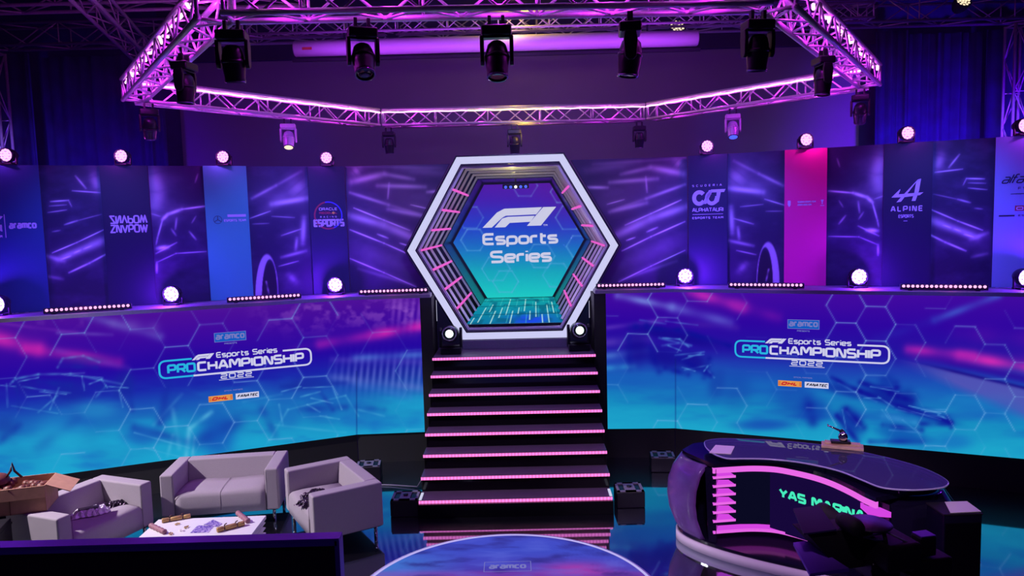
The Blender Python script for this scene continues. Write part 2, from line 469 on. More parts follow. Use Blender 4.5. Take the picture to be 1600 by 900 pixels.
def f1_mark(mb, f, x, y, w_, h_):
    """running mark: swept bar with inner bar, and a leaning one"""
    def P(pts): mb.poly([f(x + a * w_, y + b * h_) for a, b in pts])
    P([(0, 0), (.12, .0), (.30, .52), (.17, .72)][:0] or [(0, 0), (.125, 0), (.27, .5), (.20, .78)])
    P([(.27, .5), (.32, .60), (.30, .97), (.20, .78)]); P([(.32, .60), (.73, .63), (.81, 1), (.30, .97)])
    P([(.165, 0), (.31, 0), (.37, .22), (.27, .46)]); P([(.27, .46), (.37, .22), (.65, .25), (.71, .56), (.34, .54)])
    P([(.60, .04), (.79, .04), (1, 1), (.825, 1)])

# ------------------------------------------------------------------ painting grids (pictures on screens, prints)
def vnoise(x, y, seed=0):
    xi = np.floor(x).astype(int); yi = np.floor(y).astype(int); xf = x - xi; yf = y - yi
    def h(a, b):
        n = (a * 374761393 + b * 668265263 + seed * 974634777) & 0x7fffffff
        n = ((n ^ (n >> 13)) * 1274126177) & 0x7fffffff
        return ((n ^ (n >> 16)) & 0xffff) / 65535.0
    u = xf * xf * (3 - 2 * xf); v = yf * yf * (3 - 2 * yf)
    return (h(xi, yi) * (1 - u) + h(xi + 1, yi) * u) * (1 - v) + (h(xi, yi + 1) * (1 - u) + h(xi + 1, yi + 1) * u) * v
def fbm(x, y, seed=0, o=4):
    s = 0; a = .5
    for i in range(o): s = s + a * vnoise(x * 2 ** i, y * 2 ** i, seed + i); a *= .5
    return s
def grad(t, stops):
    t = np.clip(t, 0, 1); xs = [s[0] for s in stops]
    return np.stack([np.interp(t, xs, [s[1][k] for s in stops]) for k in range(3)], -1)
def over(col, c, a):
    return col + (np.array(c, float) - col) * np.clip(a, 0, 1)[..., None]
def seg_d(x, y, x0, y0, x1, y1):
    dx, dy = x1 - x0, y1 - y0; L = dx * dx + dy * dy + 1e-9
    t = np.clip(((x - x0) * dx + (y - y0) * dy) / L, 0, 1)
    return np.hypot(x - x0 - t * dx, y - y0 - t * dy), t
def stroke(col, x, y, s, c):
    x0, y0, x1, y1, wd, al = s
    d, t = seg_d(x, y, x0, y0, x1, y1)
    return over(col, c, al * np.exp(-(d / wd) ** 2) * (0.75 + .25 * np.sin(t * 9 + x0)))
def blob(col, x, y, cx, cy, rx, ry, c, al, rot=0, p=2):
    ca, sa = math.cos(rot), math.sin(rot); u = ((x - cx) * ca + (y - cy) * sa) / rx; v = (-(x - cx) * sa + (y - cy) * ca) / ry
    return over(col, c, al * np.exp(-(u * u + v * v) ** (p / 2)))
def hexes(col, x, y, L, c, wd=.9, al=.4):
    for cx, cy, r, a in L:
        for k in range(6):
            t0 = math.pi / 3 * k + a; t1 = t0 + math.pi / 3
            d, _ = seg_d(x, y, cx + r * math.cos(t0), cy + r * math.sin(t0) * .95, cx + r * math.cos(t1), cy + r * math.sin(t1) * .95)
            col = over(col, c, al * (0.5 + .5 * vnoise(np.array(cx * .37 + k), np.array(cy * .21))) * np.exp(-(d / wd) ** 2))
    return col
def honeycomb(col, x, y, R, ox, oy, c, al, seed, shear=0.0, box=(-60, 440, 720, 780), wd=.85):
    """broken honeycomb of fine pale lines"""
    rs = random.Random(seed); seen = {}
    ni = int((box[2] - box[0]) / (1.5 * R)) + 2; nj = int((box[3] - box[1]) / (1.732 * R)) + 2
    for i in range(ni):
        for j in range(nj):
            cx = box[0] + ox + i * 1.5 * R; cy = box[1] + oy + (j + .5 * (i % 2)) * 1.732 * R
            for k in range(6):
                a0 = math.pi / 3 * k; a1 = a0 + math.pi / 3
                p = (cx + R * math.cos(a0), cy + R * math.sin(a0)); q = (cx + R * math.cos(a1), cy + R * math.sin(a1))
                key = (round((p[0] + q[0]) / 6), round((p[1] + q[1]) / 6))
                if key in seen: continue
                g = float(vnoise(np.array(p[0] / 95.0), np.array(p[1] / 60.0), seed)); a = rs.random() * .5 + g
                a = max(0.0, min(1.0, (a - .66) * 2.2)); seen[key] = a
                if a < .05: continue
                p = (p[0], p[1] + shear * (p[0] - 330)); q = (q[0], q[1] + shear * (q[0] - 330))
                sel = (x > min(p[0], q[0]) - 4) & (x < max(p[0], q[0]) + 4) & (y > min(p[1], q[1]) - 4) & (y < max(p[1], q[1]) + 4)
                if not sel.any(): continue
                d, _ = seg_d(x[sel], y[sel], p[0], p[1], q[0], q[1])
                col[sel] = over(col[sel], c, al * a * (np.exp(-(d / wd) ** 2) + .12 * np.exp(-(d / 3) ** 2)))
    return col
def painted_grid(name, P, nx, ny, paint, material, parent=None, emission=True):
    """P(u,v) -> 3-D array; paint(px, py, u, v) -> display colours 0..255"""
    u, v = np.meshgrid(np.linspace(0, 1, nx), np.linspace(0, 1, ny))
    XYZ = P(u, v).reshape(-1, 3)
    px, py = proj_np(XYZ)
    col = paint(px.reshape(u.shape), py.reshape(u.shape), u, v).reshape(-1, 3)
    col = srgb_np(col)
    idx = np.arange(nx * ny).reshape(ny, nx)
    q = np.stack([idx[:-1, :-1], idx[:-1, 1:], idx[1:, 1:], idx[1:, :-1]], -1).reshape(-1, 4)
    me = bpy.data.meshes.new(name)
    me.vertices.add(nx * ny); me.vertices.foreach_set('co', XYZ.astype(np.float32).ravel())
    me.loops.add(q.size); me.loops.foreach_set('vertex_index', q.astype(np.int32).ravel())
    me.polygons.add(len(q)); me.polygons.foreach_set('loop_start', np.arange(0, q.size, 4, dtype=np.int32))
    me.update(calc_edges=True); me.validate()
    ca = me.color_attributes.new('picture', 'FLOAT_COLOR', 'POINT')
    ca.data.foreach_set('color', np.concatenate([col, np.ones((len(col), 1))], 1).astype(np.float32).ravel())
    me.materials.append(M[material])
    o = bpy.data.objects.new(name, me); C.objects.link(o)
    if parent: o.parent = parent
    return o
def wallP(A, B, z0, z1, off=(0, 0)):
    A = np.array(A, float); B = np.array(B, float)
    def P(u, v):
        return np.stack([A[0] + (B[0] - A[0]) * u + off[0], A[1] + (B[1] - A[1]) * u + off[1], z0 + (z1 - z0) * v], -1)
    return P

def pin(o, parent):
    """parent an object whose mesh is written in room coordinates"""
    o.parent = parent
    o.matrix_parent_inverse = (Matrix.Translation(parent.location) @ parent.rotation_euler.to_matrix().to_4x4()).inverted()
    return o

# ================================================================== ROOM
struct('floor', MB().box((0, 7, -0.1), (28, 24, 0.2)), 'floor')
struct('ceiling', MB().box((0, 8, 9.1), (28, 22, 0.2)), 'ceiling')
struct('wall_back', MB().box((0, 17.1, 4.5), (28, 0.2, 9)), 'drape')
struct('wall_left', MB().box((-13.6, 8, 4.5), (0.2, 22, 9)), 'drape')
struct('wall_right', MB().box((13.6, 8, 4.5), (0.2, 22, 9)), 'drape')
# pale projection wall between the drapes
a_ = aty(280, 200, 16.6); b_ = aty(1345, 200, 16.6); t_ = aty(800, 84, 16.6)
struct('trim_1', MB().box(((a_.x + b_.x) / 2, 16.75, t_.z / 2), (b_.x - a_.x, 0.1, t_.z)), 'wall')
# drapes: gathered cloth
def drape(x0, x1, y, z1, label, folds=9, depth=0.03):
    n = folds * 8
    vs = []; fs = []
    for i in range(n + 1):
        x = x0 + (x1 - x0) * i / n; yy = y + depth * math.sin(2 * math.pi * i / 8) + .03 * math.sin(i * .37)
        vs += [(x, yy, 0.0), (x + .02 * math.sin(i), yy, z1), (x, yy + .04, z1), (x, yy + .04, 0.0)]
    for i in range(n):
        a = 4 * i; b = a + 4
        fs += [(a, b, b + 1, a + 1), (a + 1, b + 1, b + 2, a + 2), (a + 2, b + 2, b + 3, a + 3), (a + 3, b + 3, b, a)]
    o = obj('stage_drape', MB().add(vs, fs, True), 'drape'); tag(o, label, 'curtain', 'tall drapes beside the back wall')
    return o
xl = aty(68, 200, 16.2).x; xm = aty(222, 200, 16.2).x; xr = aty(1410, 150, 16.2).x; xr2 = aty(1535, 150, 16.2).x
drape(-13.2, xl, 15.9, 7.3, 'dark tall drape at the far left edge behind the truss tower', 10)
drape(xl, xm, 16.3, 7.3, 'blue lit tall drape left of the pale back wall', 7)
drape(xm + .05, a_.x - .02, 16.0, 7.3, 'narrow black drape directly against the left end of the pale back wall', 4)
drape(b_.x + .02, xr, 16.0, 7.3, 'narrow dark drape directly against the right end of the pale back wall', 4)
drape(xr + .02, xr2, 16.3, 7.3, 'bright blue lit tall drape right of the pale back wall', 8)
drape(xr2 + .02, 13.2, 16.1, 7.3, 'dark blue tall drape at the far right edge behind the truss tower', 9)
# black valance above the projection wall
o = obj('black_valance', MB().box(((a_.x + b_.x) / 2, 16.55, 7.75), (b_.x - a_.x + .6, 0.06, 1.5)), 'black')
o.location.z = t_.z - 7.0
tag(o, 'black cloth valance across the top of the pale back wall', 'curtain')

# ================================================================== LED WALLS
Z0, Z1 = 0.44, 2.43
LA, LB, LC = (-1.34, 10.62), (-2.33, 10.58), (-6.38, 8.90)
LD = (LC[0] + (LC[0] - LB[0]) * .45, LC[1] + (LC[1] - LB[1]) * .45)
RA, RB_, RC = (1.34, 10.52), (2.31, 10.46), (6.17, 8.75)
RD = (RC[0] + (RC[0] - RB_[0]) * .45, RC[1] + (RC[1] - RB_[1]) * .45)

def paint_left(x, y, u=None, v=None):
    t = (y - (497 - .05 * x)) / ((757 - .125 * x) - (497 - .05 * x)); t = np.clip(t, 0, 1)
    col = grad(t, [(0, (78, 16, 152)), (.16, (62, 10, 158)), (.36, (36, 8, 160)), (.5, (26, 36, 168)), (.62, (26, 88, 182)), (.78, (26, 138, 194)), (1, (28, 162, 206))])
    n = fbm(x / 90, y / 30, 3); n2 = fbm(x / 26, y / 40, 11)
    col = over(col, (20, 60, 180), np.clip((n - .48) * 1.6, 0, .6) * np.clip(t * 2 - .7, 0, 1))
    col = over(col, (30, 175, 215), np.clip((.46 - n) * 2.2, 0, .6) * np.clip(t * 2 - .8, 0, 1))
    # tree texture upper right
    n3 = fbm(x / 16, y / 12, 5)
    col = over(col, (140, 80, 190), np.clip((n3 - .46) * 3, 0, .55) * np.exp(-((y - 487) / 26) ** 2) * np.clip((x - 380) / 90, 0, 1))
    col = over(col, (96, 40, 165), np.clip((n3 - .42) * 2, 0, .5) * np.exp(-((y - 500) / 14) ** 2) * np.clip((220 - x) / 90, 0, 1))
    # magenta and pale streaks
    for s, c in [((-40, 520, 60, 545, 12, .8), (214, 40, 178)), ((40, 545, 185, 566, 9, .75), (204, 34, 172)), ((90, 548, 200, 575, 5, .4), (120, 60, 190)),
                 ((130, 492, 250, 526, 7, .45), (112, 120, 205)), ((180, 505, 240, 512, 10, .28), (140, 120, 205)),
                 ((655, 510, 580, 524, 8, .85), (214, 34, 176)), ((590, 522, 500, 538, 8, .6), (170, 30, 176)), ((500, 538, 430, 552, 7, .2), (120, 30, 176)),
                 ((660, 554, 555, 560, 6, .6), (84, 140, 222)), ((660, 566, 520, 562, 5, .35), (100, 80, 200)), ((90, 520, 175, 523, 3, .35), (120, 110, 200)),
                 ((660, 606, 520, 590, 7, .45), (110, 130, 215)), ((640, 620, 560, 600, 6, .4), (60, 120, 210)),
                 ((0, 505, 120, 520, 3, .3), (140, 60, 190))]:
        col = stroke(col, x, y, s, c)
    # striated fence, right
    st = .5 + .5 * np.sin(x * .62 + y * .06)
    mk = np.clip((x - 505) / 60, 0, 1) * np.exp(-((y - 584) / 22) ** 2)
    col = over(col, (112, 110, 200), mk * st * .5); col = over(col, (30, 20, 130), mk * (1 - st) * .4)
    mk = np.clip((x - 605) / 12, 0, 1) * np.exp(-((y - 486) / 22) ** 2)
    col = over(col, (150, 90, 205), mk * st * .5)
    # car in front view, left half (pale contour lines, dark hollows)
    dk = (24, 36, 150); lt = (96, 190, 226)
    for b in [(130, 562, 34, 7, dk, .5, 0), (110, 612, 28, 20, dk, .45, 0), (38, 602, 22, 14, dk, .4, 0), (195, 600, 16, 22, dk, .5, .2), (8, 668, 20, 18, dk, .4, 0),
              (222, 680, 30, 16, (24, 70, 176), .6, 0), (262, 640, 12, 26, (24, 66, 172), .6, .5), (340, 680, 28, 34, (20, 78, 180), .8, 0),
              (95, 690, 46, 40, (34, 176, 214), .6, 0), (150, 640, 36, 14, (40, 160, 205), .5, 0), (300, 560, 60, 12, (30, 10, 150), .4, 0),
              (480, 600, 36, 10, dk, .5, -.1), (500, 640, 30, 22, (22, 84, 180), .5, 0), (450, 650, 22, 18, (26, 90, 184), .5, 0), (555, 650, 20, 20, (26, 96, 186), .4, 0)]:
        col = blob(col, x, y, b[0], b[1], b[2], b[3], b[4], b[5], b[6], 3)
    for s in [(16, 600, 24, 592, 2, .5), (24, 592, 60, 585, 2, .5), (60, 585, 110, 584, 2, .4), (110, 584, 190, 600, 2, .4), (90, 574, 98, 560, 2, .35), (98, 560, 130, 556, 2, .35), (130, 556, 155, 566, 2, .35),
              (36, 604, 70, 610, 1.4, .4), (70, 610, 110, 614, 1.4, .3), (60, 644, 90, 618, 1.6, .4), (150, 620, 165, 604, 2, .35), (12, 636, 10, 600, 1.5, .3), (18, 634, 90, 646, 1.2, .3),
              (290, 720, 296, 670, 4, .75), (296, 670, 330, 644, 4, .6), (300, 716, 304, 684, 2.5, .6), (262, 712, 270, 680, 3, .4), (270, 640, 280, 700, 4, .35), (240, 664, 284, 616, 3, .2),
              (420, 690, 450, 640, 2, .3), (450, 640, 540, 618, 1.6, .4), (540, 618, 560, 650, 1.6, .3), (470, 620, 500, 612, 1.5, .5), (430, 664, 540, 676, 2, .3), (500, 650, 530, 655, 1.4, .5),
              (560, 640, 600, 650, 2, .3), (380, 628, 440, 616, 2, .2)]:
        col = stroke(col, x, y, s, lt)
    for q in [(24, 592, 30, 640, 3, .4), (60, 596, 110, 602, 5, .6), (98, 572, 150, 574, 5, .5), (150, 604, 190, 612, 6, .5), (200, 590, 206, 640, 5, .5), (0, 690, 30, 664, 6, .4),
              (210, 668, 290, 690, 7, .5), (262, 600, 250, 660, 7, .5), (308, 690, 370, 660, 12, .5), (440, 604, 540, 598, 4, .5), (470, 640, 540, 636, 6, .5), (500, 612, 520, 640, 4, .5),
              (410, 640, 430, 680, 7, .4), (556, 636, 600, 640, 5, .35), (120, 655, 60, 700, 10, .25)]:
        col = stroke(col, x, y, q, (20, 40, 158))
    for q in [(30, 596, 60, 590, 1.1, .6), (62, 612, 104, 616, 1.1, .5), (128, 588, 132, 610, 1.2, .5), (140, 600, 160, 592, 1.4, .5), (158, 592, 168, 606, 1.2, .5), (92, 606, 78, 640, 1.4, .5), (100, 586, 160, 590, 1, .4),
              (170, 604, 200, 606, 1.1, .5), (186, 610, 192, 636, 1.4, .4), (440, 612, 470, 604, 1.1, .5), (474, 606, 520, 604, 1, .5), (486, 622, 520, 630, 1.2, .5), (480, 632, 500, 644, 1.2, .5),
              (520, 606, 534, 640, 1.2, .5), (436, 632, 442, 664, 1.5, .4), (210, 676, 296, 700, 1.4, .4), (226, 700, 290, 716, 1.2, .3), (0, 602, 24, 604, 1.1, .4)]:
        col = stroke(col, x, y, q, (110, 190, 232))
    col = honeycomb(col, x, y, 36, 12, 4, (120, 175, 228), .5, 4, -.07)
    for px0, al in ((557, .5),):
        col = over(col, (14, 30, 110), al * np.exp(-((x - px0 - .3 * (y - 560) / 90) / 1.0) ** 2) * (y > 580))
    return col

def paint_right(x, y, u=None, v=None):
    t = (y - 461) / (668 + .09 * np.clip(x - 1055, 0, 999) - 461); t = np.clip(t, 0, 1)
    col = grad(t, [(0, (66, 10, 160)), (.2, (46, 6, 160)), (.4, (34, 20, 160)), (.5, (30, 60, 176)), (.62, (24, 96, 186)), (.8, (22, 138, 192)), (1, (28, 160, 202))])
    n = fbm(x / 110, y / 26, 8)
    col = over(col, (24, 70, 180), np.clip((n - .48) * 1.8, 0, .6) * np.clip(t * 2 - .7, 0, 1))
    col = over(col, (30, 172, 205), np.clip((.46 - n) * 2.2, 0, .6) * np.clip(t * 2 - .9, 0, 1))
    # lavender road, right, with hard dark edge
    edge = 566 + (x - 1430) * .235
    low = 585 + (x - 1430) * .44
    mk = np.clip((y - edge) / 2, 0, 1) * np.clip((low - y) / 16, 0, 1) * np.clip((x - 1400) / 90, 0, 1)
    col = over(col, (88, 84, 180), mk * .85)
    col = over(col, (30, 14, 130), np.exp(-((y - edge) / 3) ** 2) * np.clip((x - 1430) / 60, 0, 1) * .8)
    col = over(col, (44, 4, 150), np.exp(-((y - edge + 14) / 8) ** 2) * np.clip((x - 1430) / 60, 0, 1) * .7)
    for s, c in [((965, 462, 1050, 480, 6, .8), (120, 140, 225)), ((1050, 480, 1140, 504, 8, .6), (104, 110, 214)), ((1080, 456, 1160, 480, 9, .85), (196, 40, 184)), ((1150, 476, 1215, 496, 9, .5), (120, 20, 170)),
                 ((1560, 462, 1460, 500, 6, .6), (66, 110, 214)), ((1460, 500, 1370, 530, 8, .3), (40, 50, 180)), ((1420, 546, 1520, 556, 8, .75), (196, 34, 178)), ((1500, 556, 1620, 576, 9, .95), (226, 46, 182)),
                 ((1430, 558, 1600, 560, 10, .3), (120, 20, 170)), ((1500, 520, 1600, 530, 16, .3), (110, 20, 170)), ((950, 512, 1040, 500, 4, .35), (130, 90, 205)), ((950, 556, 1010, 548, 6, .5), (90, 150, 220)),
                 ((950, 575, 990, 572, 5, .5), (60, 170, 220)), ((950, 535, 1010, 530, 7, .3), (150, 110, 210)), ((1060, 504, 1150, 512, 6, .3), (90, 50, 170)),
                 ((1280, 480, 1390, 470, 14, .2), (70, 10, 160))]:
        col = stroke(col, x, y, s, c)
    dk = (20, 10, 140)
    for b in [(995, 545, 18, 26, dk, .8, 0), (1030, 520, 34, 9, dk, .85, .2), (1080, 530, 40, 9, dk, .8, .25), (1040, 560, 36, 16, dk, .8, .2), (1085, 565, 22, 14, dk, .8, .4), (1120, 600, 14, 24, (20, 50, 160), .5, .2),
              (1150, 610, 26, 30, (20, 60, 165), .4, 0), (1192, 664, 46, 9, (22, 76, 178), .8, 0), (1270, 640, 26, 20, (16, 60, 170), .75, 0), (1320, 610, 44, 9, (14, 36, 155), .7, .25), (1385, 618, 36, 12, (14, 30, 150), .85, .35),
              (1330, 660, 18, 26, (14, 40, 158), .8, -.5), (1450, 648, 46, 9, (14, 60, 168), .75, .3), (1418, 625, 16, 18, (14, 30, 150), .7, 0), (1410, 680, 44, 12, (14, 70, 172), .7, .2), (1385, 596, 14, 12, (14, 40, 160), .6, 0),
              (1550, 640, 60, 20, (24, 100, 190), .4, .2), (1490, 690, 30, 12, (20, 90, 186), .5, 0), (1240, 620, 30, 30, (20, 60, 170), .5, 0)]:
        col = blob(col, x, y, b[0], b[1], b[2], b[3], b[4], b[5], b[6], 3)
    for s in [(1030, 528, 1080, 540, 2, .45), (1035, 540, 1060, 536, 2, .4), (1055, 555, 1100, 550, 1.5, .4), (1066, 562, 1095, 552, 1.4, .55), (1070, 578, 1110, 570, 1.4, .4), (1104, 576, 1116, 590, 1.4, .5),
              (1040, 502, 1090, 508, 1.3, .4), (1000, 500, 1040, 506, 1.6, .3), (1310, 598, 1345, 618, 1.6, .4), (1360, 604, 1400, 606, 1.4, .4), (1400, 640, 1470, 652, 1.4, .5), (1440, 640, 1480, 640, 1.2, .5),
              (1320, 640, 1345, 668, 2, .3), (1380, 650, 1430, 660, 5, .35), (1390, 672, 1440, 676, 1.6, .4), (1335, 612, 1370, 628, 1.4, .4)]:
        col = stroke(col, x, y, s, (86, 160, 226))
    for q in [(985, 512, 1010, 508, 6, .7), (1010, 512, 1060, 516, 4, .85), (1060, 516, 1140, 540, 5, .85), (982, 530, 984, 575, 6, .5), (1015, 545, 1030, 580, 6, .6), (1040, 575, 1075, 585, 5, .7), (1060, 560, 1110, 586, 5, .7),
              (1108, 560, 1100, 590, 5, .6), (1300, 590, 1345, 612, 4, .8), (1345, 598, 1395, 612, 5, .8), (1345, 612, 1420, 640, 5, .85), (1420, 640, 1486, 660, 4, .85), (1400, 600, 1402, 618, 7, .8), (1390, 614, 1424, 626, 5, .8),
              (1322, 640, 1350, 668, 6, .8), (1308, 650, 1340, 690, 5, .7), (1380, 664, 1440, 672, 5, .6), (1440, 662, 1486, 662, 5, .6), (1360, 690, 1440, 690, 5, .5), (1262, 625, 1270, 660, 9, .5), (1480, 652, 1486, 668, 4, .6)]:
        col = stroke(col, x, y, q, (14, 16, 148))
    for q in [(1036, 528, 1062, 530, 1.4, .6), (1062, 530, 1076, 542, 1.6, .5), (1044, 540, 1064, 548, 1.2, .5), (1076, 556, 1100, 554, 1.2, .6), (1066, 574, 1086, 580, 1.1, .6), (1100, 580, 1106, 572, 1.3, .6),
              (1360, 604, 1404, 612, 1, .6), (1372, 620, 1396, 636, 1.1, .5), (1420, 634, 1470, 646, 1, .7), (1466, 648, 1478, 654, 1.2, .7), (1404, 636, 1470, 656, 1, .4), (1378, 640, 1390, 656, 1.2, .4), (1316, 640, 1322, 670, 1.1, .5),
              (1410, 656, 1440, 680, 1.1, .4), (1350, 622, 1376, 622, 1.1, .5)]:
        col = stroke(col, x, y, q, (96, 176, 232))
    col = honeycomb(col, x, y, 31, 20, 8, (125, 178, 230), .5, 9, .03, (930, 440, 1760, 780))
    col = over(col, (14, 30, 110), .45 * np.exp(-((x - 1055.5) / 1.0) ** 2) * (y > 560))
    return col

def logo(parent, f, W, Hh):
    """championship lock-up inside a frame W wide, Hh tall (origin: frame's lower left)"""
    wh, cy, bl, dm, og, rd, bk = (MB() for _ in range(7))
    t = .013 * W * .95
    # frame: cyan left part, white right part
    def path(P, mb): ribbon(mb, roundpath(P, False, .045 * W, 6), False, t, f)
    path([(.205 * W, Hh), (0, Hh), (0, 0), (.21 * W, 0)], cy)
    path([(.21 * W, 0), (W, 0), (W, Hh), (.805 * W, Hh)], wh)
    text(cy, 'PRO', f, .055 * W, .21 * Hh, .57 * Hh, .22, .26, width=.165 * W)
    text(wh, 'CHAMPIONSHIP', f, .243 * W, .21 * Hh, .58 * Hh, .22, .26, width=.70 * W)
    text(wh, 'Esports Series', f, .365 * W, .92 * Hh, .34 * Hh, .19, .24, width=.40 * W)
    f1_mark(wh, f, .205 * W, .90 * Hh, .145 * W, .32 * Hh)
    # year with the frame line cut behind it
    text(wh, '2022', f, .385 * W, -.36 * Hh, .30 * Hh, .2, .34, width=.2 * W)
    wh.poly([f(.37 * W, -.44 * Hh), f(.60 * W, -.44 * Hh), f(.60 * W, -.405 * Hh), f(.37 * W, -.405 * Hh)])
    rbox(bl, f, .355 * W, 1.84 * Hh, .565 * W, 2.40 * Hh)
    f2 = lambda x, y, k=0: f(x, y, .003)
    text(dm, 'aramco', f2, .37 * W, 1.98 * Hh, .40 * Hh, .2, .3, width=.18 * W)
    rbox(dm, f2, .358 * W, 1.855 * Hh, .562 * W, 2.385 * Hh, .003 * W)
    text(dm, 'PRESENTS', f, .42 * W, 1.68 * Hh, .09 * Hh, .2, .34, width=.08 * W)
    text(dm, 'OFFICIAL PARTNERS', f, .40 * W, -1.13 * Hh, .07 * Hh, .2, .34, width=.12 * W)
    rbox(og, f, .295 * W, -1.68 * Hh, .452 * W, -1.33 * Hh)
    text(rd, 'DHL', f2, .318 * W, -1.61 * Hh, .21 * Hh, .34, .4, width=.10 * W, skew=.35)
    for yy in (-1.60, -1.52, -1.44):
        for a, b in ((.297, .312), (.436, .451)):
            rd.poly([f2(a * W, yy * Hh), f2(b * W, yy * Hh), f2(b * W, (yy + .03) * Hh), f2(a * W, (yy + .03) * Hh)])
    rbox(wh, f, .472 * W, -1.68 * Hh, .627 * W, -1.33 * Hh)
    text(bk, 'FANATEC', f2, .485 * W, -1.58 * Hh, .17 * Hh, .26, .34, width=.13 * W, skew=.3)
    for nm, mb, mt in (('championship_logo', wh, 'e_white'), ('cyan_logo_lettering', cy, 'e_cyan'), ('sponsor_panel', bl, 'e_blue'), ('sponsor_lettering', dm, 'e_dim'),
                       ('courier_badge', og, 'e_orange'), ('courier_lettering', rd, 'e_red'), ('maker_lettering', bk, 'e_black')):
        pin(obj(nm, mb, mt), parent)

def led_wall(A, B, Cc, D, paint, label, side):
    t = thing('led_wall', label, 'video wall', ((A[0] + D[0]) / 2, (A[1] + D[1]) / 2, 0), 0, 'curved video walls')
    inv = side > 0
    def pts(P, Q, n, z0, z1):
        # local X runs left to right as seen from the stalls
        L, R_ = (Q, P) if not inv else (P, Q)
        return wallP(L, R_, z0, z1)
    pin(painted_grid('screen_panel', pts(A, B, 0, Z0, Z1), 90, 170, paint, 'screen'), t)
    pin(painted_grid('screen_panel', pts(B, D, 0, Z0, Z1), 470, 170, paint, 'screen'), t)
    # cabinet behind, plinth below
    def back(mb, P, Q, z0, z1, d0, d1):
        dx, dy = Q[0] - P[0], Q[1] - P[1]; L = math.hypot(dx, dy); nx, ny = -dy / L, dx / L
        if ny < 0: nx, ny = -nx, -ny
        mb.prism([(P[0] + nx * d0, P[1] + ny * d0), (Q[0] + nx * d0, Q[1] + ny * d0), (Q[0] + nx * d1, Q[1] + ny * d1), (P[0] + nx * d1, P[1] + ny * d1)], z0, z1)
    c = MB(); back(c, A, B, Z0, Z1, .01, .10); back(c, B, D, Z0, Z1, .01, .10); pin(obj('cabinet', c, 'black_metal', recalc=True), t)
    c = MB(); back(c, A, B, 0, Z0 - .002, .03, .4); back(c, B, D, 0, Z0 - .002, .03, .4); pin(obj('plinth', c, 'black', recalc=True), t)
    x = A[0]; s = -1 if x < 0 else 1
    pin(obj('end_panel', MB().box((x - s * .085, A[1] + .31, Z1 / 2), (.17, .66, Z1)), 'black'), t)
    pin(obj('edge_light', MB().box((x - s * .165, A[1] + .62, 2.17), (.02, .015, .34)), 'e_white'), t)
    return t
Lw = led_wall(LA, LB, LC, LD, paint_left, 'wide angled video wall left of the staircase showing a blue racing picture', -1)
Rw = led_wall(RA, RB_, RC, RD, paint_right, 'wide angled video wall right of the staircase showing a blue racing picture', 1)
# lock-ups: frame corners from the picture, laid on the wall planes
def lay_logo(P, Q, xa, ya, xb, yb, par):
    a = online(xa, ya, P, Q); b = online(xb, yb, P, Q)
    X = Vector((Q[0] - P[0], Q[1] - P[1], 0)).normalized()
    if X.x < 0: X = -X
    W = (Vector((b.x, b.y, 0)) - Vector((a.x, a.y, 0))).length
    z = (a.z + b.z) / 2
    f = frame_of((a.x, a.y, z), X, (0, 0, 1), .006)
    logo(par, f, W, W * .118)
lay_logo(LC, LB, 250, 593, 486.5, 568, Lw)
lay_logo(RB_, RC, 1149, 556, 1389, 569, Rw)

# ------------------------------------------------------------------ shelf on top of the video walls
def offs(P, Q, d):
    dx, dy = Q[0] - P[0], Q[1] - P[1]; L = math.hypot(dx, dy); nx, ny = -dy / L, dx / L
    if ny < 0: nx, ny = -nx, -ny
    return (P[0] + nx * d, P[1] + ny * d), (Q[0] + nx * d, Q[1] + ny * d)
def shelf(A, B, D, label):
    f0, f1 = offs(A, B, -.05); g0, g1 = offs(B, D, -.05); h0, h1 = offs(A, B, .62); k0, k1 = offs(B, D, .62)
    poly = [f0, ((f1[0] + g0[0]) / 2, (f1[1] + g0[1]) / 2), g1, k1, ((h1[0] + k0[0]) / 2, (h1[1] + k0[1]) / 2), h0]
    s = -1 if A[0] < 0 else 1
    poly[0] = (A[0] - s * .155, poly[0][1]); poly[-1] = (A[0] - s * .02, poly[-1][1]); poly.append((A[0] - s * .155, A[1] + .20))
    o = obj('shelf_ledge', MB().prism(poly, Z1 + .002, Z1 + .05), 'shelf', recalc=True)
    return tag(o, label, 'shelf', 'ledges on the video walls')
shelf(LA, LB, LD, 'grey lilac ledge along the top of the left video wall')
shelf(RA, RB_, RD, 'grey lilac ledge along the top of the right video wall')
ZS = Z1 + .05

